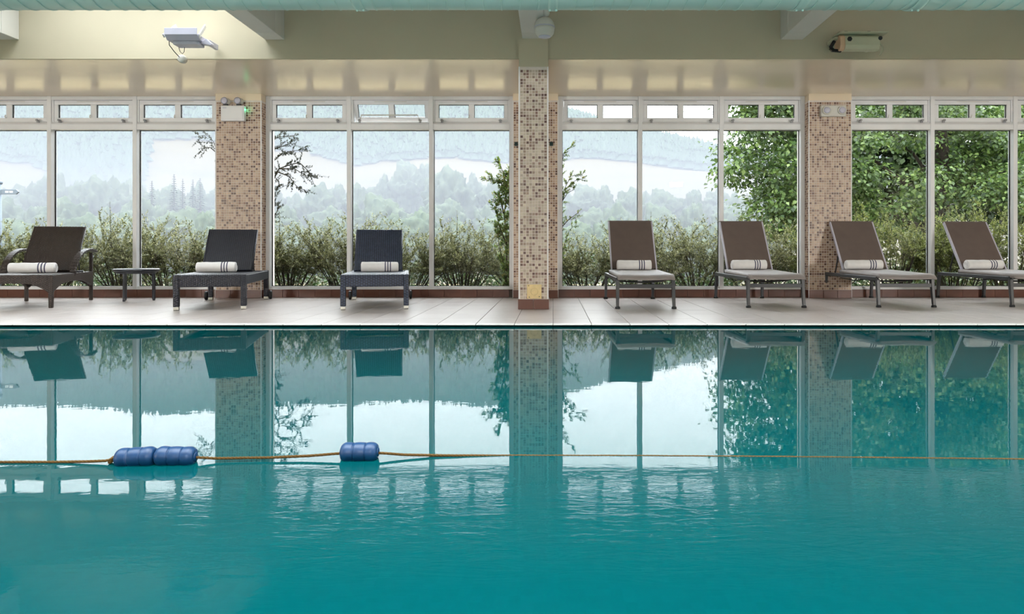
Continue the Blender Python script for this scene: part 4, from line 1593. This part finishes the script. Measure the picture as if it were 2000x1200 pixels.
# ------------------------------------------------------------------ shrubs outside the windows
def shoot_leaves(base, direction, length, n, droop, leaf, out):
    """one arching shoot: returns its spine, appends leaves to out"""
    p = np.array(base, float)
    d = np.array(direction, float)
    d /= np.linalg.norm(d)
    spine = [tuple(p)]
    step = length / n
    for k in range(n):
        u = (k + 1) / n
        d = d + np.array([random.uniform(-.06, .06), random.uniform(-.06, .06), -droop * u + random.uniform(-.04, .04)])
        d /= np.linalg.norm(d)
        p = p + d * step
        spine.append(tuple(p))
        m = 4 if u > 0.25 else 2
        for q in range(m):
            an = random.random() * 2 * PI
            side = np.cross(d, [math.cos(an), math.sin(an), 0.3])
            nn = np.linalg.norm(side)
            if nn < 1e-4:
                continue
            side /= nn
            ld = side * 0.85 + d * 0.75
            k_ = (1.0 - 0.45 * u) * random.uniform(0.7, 1.25)
            out.append((tuple(p - d * step * random.random()), tuple(ld), (random.uniform(-.5, .5), random.uniform(-.5, .5), 1), leaf * k_))
    return spine


def shrub_mesh(seed, w, h, nsh, leaf, material, upright=1.0):
    """bare stems below, a dense leafy crown above and feathery plumes arching out of its top"""
    random.seed(seed)
    out, spines = [], []
    heads = []
    for s in range(26):
        an = random.uniform(0, 2 * PI)
        rad = random.random() ** 0.5
        a_, b_ = math.cos(an) * rad * w * 0.5, math.sin(an) * rad * 0.30
        zt = h * random.uniform(0.34, 0.62)
        st_ = [(a_ * 0.35, b_ * 0.4, 0.0), (a_ * 0.6, b_ * 0.7, zt * 0.5), (a_, b_, zt)]
        spines.append(st_)
        heads.append(st_[-1])
    for s in range(nsh):
        hx, hy, hz = random.choice(heads)
        plume = random.random() < 0.30
        an = random.uniform(0, 2 * PI)
        lean = random.uniform(0.2, 1.1)
        if plume:
            d = (math.cos(an) * lean * 0.75, math.sin(an) * lean * 0.3, 1.0)
            ln = random.uniform(0.30, 0.62) * h * 0.95
            n_ = 13
        else:
            d = (math.cos(an), math.sin(an) * 0.6, random.uniform(-0.55, 0.9))
            ln = random.uniform(0.14, 0.34)
            n_ = 8
        sp = shoot_leaves((hx, hy, hz), d, ln, n_, 0.10 * random.random() if plume else 0.02, leaf, out)
        spines.append(sp)
        for q in range(3 if plume else 2):
            k = random.randint(2, len(sp) - 3)
            dd = np.array(sp[k + 1]) - np.array(sp[k - 1])
            dd = dd / max(np.linalg.norm(dd), 1e-6) + np.array([random.uniform(-.8, .8), random.uniform(-.6, .6), random.uniform(-.2, .4)])
            shoot_leaves(sp[k], dd, random.uniform(0.07, 0.17), 6, 0.03, leaf * 0.9, out)
    # shaded undergrowth of older leaves near the ground
    for s in range(50):
        b2 = (random.uniform(-.5, .5) * w, random.uniform(-.15, .35), random.uniform(0.0, 0.30) * h)
        shoot_leaves(b2, (random.uniform(-1, 1), random.uniform(-.6, .6), random.uniform(0.1, 1)), random.uniform(0.12, 0.25), 7, 0.02, leaf, out)
    P = np.array([o_[0] for o_ in out])
    D = np.array([o_[1] for o_ in out])
    Nn = np.array([o_[2] for o_ in out])
    L = np.array([o_[3] for o_ in out])
    fol = quads_mesh('foliage', leaf_quads(P, D, Nn, L, L * 0.46), material)
    st = MB()
    for i, sp in enumerate(spines):
        if i < 26:
            st.tube(sp, [0.010, 0.008, 0.005], 5, caps=False)
        elif i % 3 == 0:
            st.tube([sp[0], sp[len(sp) // 2], sp[-1]], [0.004, 0.003, 0.0012], 4, caps=False)
    return fol, st.mesh('stems', 'twig')


SHR = [shrub_mesh(101 + i, 1.0, hh_, ns_, lf, mt) for i, (hh_, ns_, lf, mt) in enumerate((
    (1.10, 230, 0.040, 'leaf_shrub'), (1.05, 250, 0.042, 'leaf_shrub'), (1.14, 230, 0.040, 'leaf_shrub'),
    (1.08, 260, 0.042, 'leaf_shrub_green'), (1.14, 250, 0.040, 'leaf_shrub_green')))]
SHL = [(-8.05, 0, 1.0, 'pale grey-green shrub at the far left edge behind the brown lounger'),
       (-7.25, 2, 0.98, 'pale grey-green shrub behind the left armrest of the brown lounger'),
       (-6.45, 1, 1.04, 'grey-green shrub behind the backrest of the brown lounger'),
       (-5.60, 0, 1.06, 'grey-green shrub between the brown lounger and the side table'),
       (-4.85, 2, 1.00, 'arching grey-green shrub behind the round side table'),
       (-4.05, 1, 0.92, 'grey-green shrub behind the mosaic pier and the black wicker lounger'),
       (-3.35, 0, 0.96, 'grey-green shrub under the dark branches right of the mosaic pier'),
       (-2.60, 2, 1.06, 'feathery shrub between the pier and the navy lounger'),
       (-1.85, 1, 0.98, 'grey-green shrub behind the backrest of the navy lounger'),
       (-1.15, 0, 0.97, 'grey-green shrub just right of the navy lounger'),
       (-0.40, 2, 0.86, 'low shrub behind the free-standing column'),
       (0.42, 1, 0.90, 'yellow-tinged shrub between the column and the first sling lounger'),
       (1.15, 0, 0.96, 'shrub behind the sling lounger nearest the column'),
       (1.85, 2, 1.03, 'feathery shrub between the first and second sling loungers'),
       (2.65, 0, 0.97, 'shrub behind the second sling lounger from the column'),
       (3.45, 3, 1.02, 'green shrub behind the twin-lamp pier'),
       (4.30, 4, 1.08, 'bright green shrub between the last two sling loungers'),
       (5.10, 3, 1.07, 'bright green shrub left of the last window post on the right'),
       (5.90, 4, 1.12, 'bright green shrub behind the lounger at the right edge'),
       (6.75, 3, 1.04, 'bright green shrub at the right edge of the picture')]
rr_ = random.Random(9)
for i, (x, k, hs, lab) in enumerate(SHL):
    t = empty('shrub', (x * 1.10, 9.62 + rr_.uniform(-0.12, 0.18), -0.14), rr_.choice((0, PI)) + rr_.uniform(-.25, .25), lab, 'shrub', 'shrubs outside the windows')
    t.scale = (1.12, 1.0, hs)
    o = put(SHR[k][0], 'foliage', t)
    o['kind'] = 'stuff'
    put(SHR[k][1], 'stems', t)


# dark leafy undergrowth closing the foot of the shrubs
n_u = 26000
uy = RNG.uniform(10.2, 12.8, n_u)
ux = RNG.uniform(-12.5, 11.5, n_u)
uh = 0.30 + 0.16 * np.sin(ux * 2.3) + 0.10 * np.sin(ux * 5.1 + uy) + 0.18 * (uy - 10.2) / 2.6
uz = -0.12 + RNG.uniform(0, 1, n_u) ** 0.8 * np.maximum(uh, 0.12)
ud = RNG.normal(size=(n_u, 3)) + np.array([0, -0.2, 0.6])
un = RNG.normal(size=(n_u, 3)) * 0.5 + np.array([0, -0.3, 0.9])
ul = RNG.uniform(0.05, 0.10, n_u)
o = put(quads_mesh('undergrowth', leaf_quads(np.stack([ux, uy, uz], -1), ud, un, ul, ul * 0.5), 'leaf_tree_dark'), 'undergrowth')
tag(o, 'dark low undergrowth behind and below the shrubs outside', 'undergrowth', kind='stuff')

# ------------------------------------------------------------------ taller plants beside the piers
def branch_plant(name, label, cat, base, branches, leaf, leaf_mat, dens, seed, twigs=10, spread=0.16):
    """branches: list of control points (relative); leaves grow on short side twigs"""
    random.seed(seed)
    t = empty(name, base, 0, label, cat)
    out = []
    wood = MB()
    for cps, r0 in branches:
        pts = catmull(cps, 0.03)
        n_ = len(pts)
        wood.tube(pts, [r0 * (1 - 0.85 * i / n_) + 0.0012 for i in range(n_)], 5, caps=False)
        for i in range(3, n_):
            if random.random() > dens:
                continue
            d = (pts[i] - pts[i - 1]).normalized()
            for q in range(twigs):
                dd = np.array(d) * 0.8 + np.array([random.uniform(-1, 1), random.uniform(-.7, .7), random.uniform(-.8, .8)])
                sp = shoot_leaves(tuple(pts[i]), dd, random.uniform(0.4, 1.1) * spread, 7, 0.03, leaf, out)
                wood.tube([sp[0], sp[3], sp[-1]], [0.0022, 0.0018, 0.001], 4, caps=False)
    P = np.array([o_[0] for o_ in out])
    D = np.array([o_[1] for o_ in out])
    Nn = np.array([o_[2] for o_ in out])
    L = np.array([o_[3] for o_ in out])
    o = put(quads_mesh('foliage', leaf_quads(P, D, Nn, L, L * 0.5), leaf_mat), 'foliage', t)
    o['kind'] = 'stuff'
    wood.build('branches', 'twig', t)
    return t


def q3(px, py, d, base):
    return ((px - 1080) / F * d - base[0], d - base[1], CAMH + (488 - py) / F * d - base[2])


b = (-3.95, 9.05, -0.14)
A = lambda px, py, d=9.05: q3(px, py, d, b)
branch_plant('dark_shrub', 'tall dark shrub whose needle-like branches reach out from behind the mosaic pier', 'shrub', b,
             [([(0, 0, 0), A(500, 450), A(522, 380), A(545, 330), A(585, 318), A(612, 345)], 0.020),
              ([A(522, 380), A(530, 320), A(552, 300), A(590, 292)], 0.010),
              ([A(540, 335), A(565, 345), A(580, 365), A(596, 372)], 0.008),
              ([A(545, 330), A(575, 330), A(600, 345)], 0.008),
              ([(0, 0, 0), A(515, 440), A(532, 400), A(540, 372), A(552, 366)], 0.012),
              ([A(515, 440), A(535, 425), A(545, 405)], 0.010),
              ([(0, 0, 0), A(480, 360), A(520, 282), A(545, 268), A(575, 265)], 0.014),
              ([A(515, 290), A(540, 290), A(568, 280)], 0.008),
              ([(0, 0, 0), A(440, 340), A(416, 275), A(403, 264), A(390, 266)], 0.010),
              ([A(425, 300), A(410, 288), A(396, 291)], 0.007)],
             0.038, 'leaf_dark_needle', 0.95, 61, twigs=1, spread=0.20)
b = (-0.62, 9.0, -0.14)
A = lambda px, py, d=9.0: q3(px, py, d, b)
branch_plant('leafy_climber', 'leafy green climber outside, left of the free-standing column', 'climber', b,
             [([(0, 0, 0), A(990, 480), A(985, 420), A(992, 360), A(996, 325)], 0.014),
              ([(0.05, 0, 0), A(1000, 470), A(998, 400), A(985, 345), A(976, 318)], 0.012),
              ([A(990, 480), A(975, 440), A(968, 410), A(975, 385)], 0.010),
              ([A(985, 420), A(975, 380), A(982, 350)], 0.010),
              ([A(992, 400), A(980, 360), A(962, 350), A(950, 353)], 0.007),
              ([(0.03, 0, 0), A(985, 520), A(975, 480), A(972, 450)], 0.010),
              ([(0, 0, 0), A(1004, 460), A(1002, 390), A(1000, 340)], 0.012)],
             0.062, 'leaf_climber', 0.75, 62, twigs=1, spread=0.17)
b = (0.10, 9.0, -0.14)
A = lambda px, py, d=9.0: q3(px, py, d, b)
branch_plant('twiggy_shrub', 'spindly twiggy shrub outside, right of the free-standing column', 'shrub', b,
             [([(0, 0, 0), A(1092, 450), A(1098, 380), A(1115, 345), A(1138, 340)], 0.010),
              ([A(1092, 420), A(1105, 370), A(1125, 352), A(1137, 350)], 0.007),
              ([(0, 0, 0), A(1088, 400), A(1095, 330), A(1100, 300), A(1120, 282)], 0.010),
              ([A(1095, 330), A(1102, 300), A(1112, 294)], 0.006),
              ([A(1092, 450), A(1110, 430), A(1130, 415)], 0.008),
              ([A(1094, 400), A(1108, 378), A(1122, 370)], 0.006),
              ([(0, 0, 0), A(1096, 500), A(1112, 450), A(1125, 440)], 0.008)],
             0.036, 'leaf_climber', 0.6, 63, twigs=1, spread=0.12)


# ------------------------------------------------------------------ big trees on the right
def leafy_tree(name, label, loc, clumps, n_per, leaf, leaf_mat, seed, trunk, limbs):
    rng = np.random.default_rng(seed)
    t = empty(name, loc, 0, label, 'tree')
    P, D, Nn, L = [], [], [], []
    for (cx_, cy_, cz_, rx, ry, rz) in clumps:
        m = int(n_per * (rx * rz) ** 0.9)
        u = norm(rng.normal(size=(m, 3)))
        r = rng.uniform(0.45, 1.0, (m, 1)) ** 0.6
        # gather leaves into little sprays
        k = max(3, m // 14)
        cen = norm(rng.normal(size=(k, 3))) * rng.uniform(0.55, 1.0, (k, 1))
        idx = rng.integers(0, k, m)
        q = cen[idx] + rng.normal(size=(m, 3)) * np.array([0.11, 0.11, 0.07]) / np.array([max(rx, .5), max(ry, .5), max(rz, .5)]) * 1.4
        pts = q * np.array([rx, ry, rz]) + np.array([cx_, cy_, cz_])
        out_ = norm(q)
        d = out_ * 0.7 + rng.normal(size=(m, 3)) * 0.45 + np.array([0, 0, -0.55])
        nn_ = out_ * 0.5 + rng.normal(size=(m, 3)) * 0.35 + np.array([0, -0.25, 0.9])
        P.append(pts)
        D.append(d)
        Nn.append(nn_)
        L.append(leaf * rng.uniform(0.65, 1.2, m))
    P, D, Nn, L = map(np.concatenate, (P, D, Nn, L))
    o = put(quads_mesh('foliage', leaf_quads(P, D, Nn, L, L * 0.78), leaf_mat), 'foliage', t)
    o['kind'] = 'stuff'
    MB().tube(trunk[0], trunk[1], 12).build('trunk', 'bark', t)
    for pts, r0 in limbs:
        pts = catmull(pts, 0.15)
        MB().tube(pts, [r0 * (1 - 0.8 * i / len(pts)) + 0.008 for i in range(len(pts))], 7).build('branch', 'bark', t)
    return t, len(P)


def clumps_px(spec, loc):
    """(px, py, d, rx, ry, rz) -> clump centre relative to loc"""
    out = []
    for px, py, d, rx, ry, rz in spec:
        out.append(((px - 1080) / F * d - loc[0], d - loc[1], CAMH + (488 - py) / F * d - loc[2], rx, ry, rz))
    return out


loc1 = (7.85, 13.9, -0.3)
rr_ = random.Random(77)
spec = []
# pale front edge of the crown seen in the window left of the pier
for px, py in ((1452, 215), (1490, 200), (1530, 195), (1460, 270), (1442, 305), (1440, 340), (1490, 250), (1535, 240), (1570, 215), (1600, 200),
               (1480, 310), (1520, 290), (1560, 270), (1600, 260), (1500, 350), (1540, 330), (1580, 320), (1500, 395), (1530, 390), (1560, 380),
               (1600, 370), (1480, 424), (1520, 425), (1550, 425), (1590, 420), (1520, 150), (1600, 140), (1450, 165)):
    spec.append((px + rr_.uniform(-6, 6), py + rr_.uniform(-6, 6), 12.6 + rr_.uniform(-0.5, 0.9), 0.42, 0.40, 0.34))
# boughs seen right of the pier
for px, py in ((1680, 200), (1720, 225), (1760, 215), (1800, 200), (1690, 265), (1740, 270), (1780, 262), (1680, 330), (1682, 375), (1690, 410), (1800, 360),
               (1798, 390), (1720, 420), (1840, 210), (1880, 230), (1920, 215), (1960, 230), (2000, 210), (1850, 275), (1900, 285), (1950, 270), (2000, 280),
               (1840, 335), (1890, 330), (1930, 320), (1970, 330), (2010, 340), (1860, 370), (1910, 365), (1960, 375), (1840, 400), (2010, 390), (1700, 160),
               (1780, 150), (1860, 160), (1940, 150), (2020, 150), (2060, 250), (2080, 330), (1640, 250), (1640, 320), (1640, 390)):
    spec.append((px + rr_.uniform(-8, 8), py + rr_.uniform(-8, 8), 13.2 + rr_.uniform(-0.6, 1.2), 0.44, 0.42, 0.30))
c1 = clumps_px(spec, loc1)
t1, n1 = leafy_tree('lime_tree', 'big green broadleaf tree filling the windows at the right', loc1, c1, 2500, 0.092, 'leaf_tree', 31,
                    ([(0, 0, 0), (-0.1, 0.1, 1.2), (0.1, 0, 2.6), (0, 0.2, 4.8)], [0.22, 0.17, 0.14, 0.09]),
                    [([(0, 0, 1.2), (-0.9, 0.5, 1.7), (-2.2, 0.1, 2.3), (-3.2, -0.8, 2.6)], 0.06),
                     ([(0, 0, 1.8), (-0.8, 0.6, 2.6), (-1.8, 0.3, 3.4)], 0.05),
                     ([(0, 0, 1.5), (0.6, 0.4, 2.1), (1.4, 0.0, 2.5)], 0.05),
                     ([(-0.05, 0, 2.2), (-0.3, 0.4, 2.9), (-0.9, 0.2, 3.3)], 0.04)])
loc2 = (10.0, 19.0, -0.35)
spec = []
for px in range(1560, 2130, 42):
    for py in range(110, 455, 40):
        spec.append((px + rr_.uniform(-14, 14), py + rr_.uniform(-14, 14), 18.5 + rr_.uniform(-1.0, 2.0), 0.62, 0.7, 0.55))
c2 = clumps_px(spec, loc2)
t2, n2 = leafy_tree('shade_tree', 'dark shaded tree standing behind the big green tree at the right', loc2, c2, 620, 0.20, 'leaf_tree_dark', 32,
                    ([(0, 0, 0), (0.1, 0.1, 1.6), (-0.1, 0, 3.2), (0, 0.2, 6.2)], [0.34, 0.28, 0.22, 0.12]),
                    [([(0, 0, 1.6), (-1.0, -0.4, 2.4), (-2.3, -0.3, 3.3)], 0.10), ([(0, 0, 2.2), (1.0, -0.3, 3.0), (2.0, -0.2, 3.8)], 0.10)])
print('leaves', n1, n2)

# ------------------------------------------------------------------ finger post outside at the left
d = 10.6
fp = empty('finger_post', ((-4 - 1080) / F * d, d, -0.3), 0, 'grey finger signpost outside the window at the left edge', 'signpost')
zt = CAMH + (488 - 375) / F * d + 0.3
MB().tube([(0, 0, 0), (0, 0, zt + 0.14)], 0.05, 14).build('post', 'sign_grey', fp)
MB().lathe([(0.05, 0), (0.062, 0.01), (0.062, 0.04), (0.03, 0.07), (0.004, 0.08)], 16, M=Matrix.Translation((0, 0, zt + 0.12))).build('finial', 'sign_grey', fp)
fb = MB().prism([(0.05, -0.038), (0.29, -0.038), (0.335, 0.0), (0.29, 0.038), (0.05, 0.038)], -0.012, 0.012, 'y', M=Matrix.Translation((0, 0, zt))).build('finger_board', 'sign_grey', fp, 0.003)
for x0, x1 in ((0.125, 0.140), (0.144, 0.158), (0.162, 0.176), (0.192, 0.206), (0.210, 0.224), (0.228, 0.242)):
    MB().box((x0, -0.0135, zt - 0.012), (x1, -0.0118, zt + 0.012)).build('letter_mark', 'sign_white', fb)

# ------------------------------------------------------------------ morning mist lying over the valley
t = mat('valley_mist')
MIST, ALB = 0.0058, 0.30          # extinction per metre, share that is scattered
vs_ = t.new('VolumeScatter')
vs_.inputs['Color'].default_value = (0.90, 0.95, 1.08, 1)
vs_.inputs['Density'].default_value = MIST * ALB
va_ = t.new('VolumeAbsorption')
va_.inputs['Color'].default_value = (0, 0, 0, 1)
va_.inputs['Density'].default_value = MIST * (1 - ALB)
ad_ = t.new('AddShader')
t.link(vs_.outputs[0], ad_.inputs[0])
t.link(va_.outputs[0], ad_.inputs[1])
t.link(ad_.outputs[0], t.out.inputs['Volume'])
mist = MB().box((-1300, 27, -30), (1200, 1150, 30)).build('valley_mist', 'valley_mist')
tag(mist, 'pale mist lying over the valley and the hill', 'mist', kind='stuff')
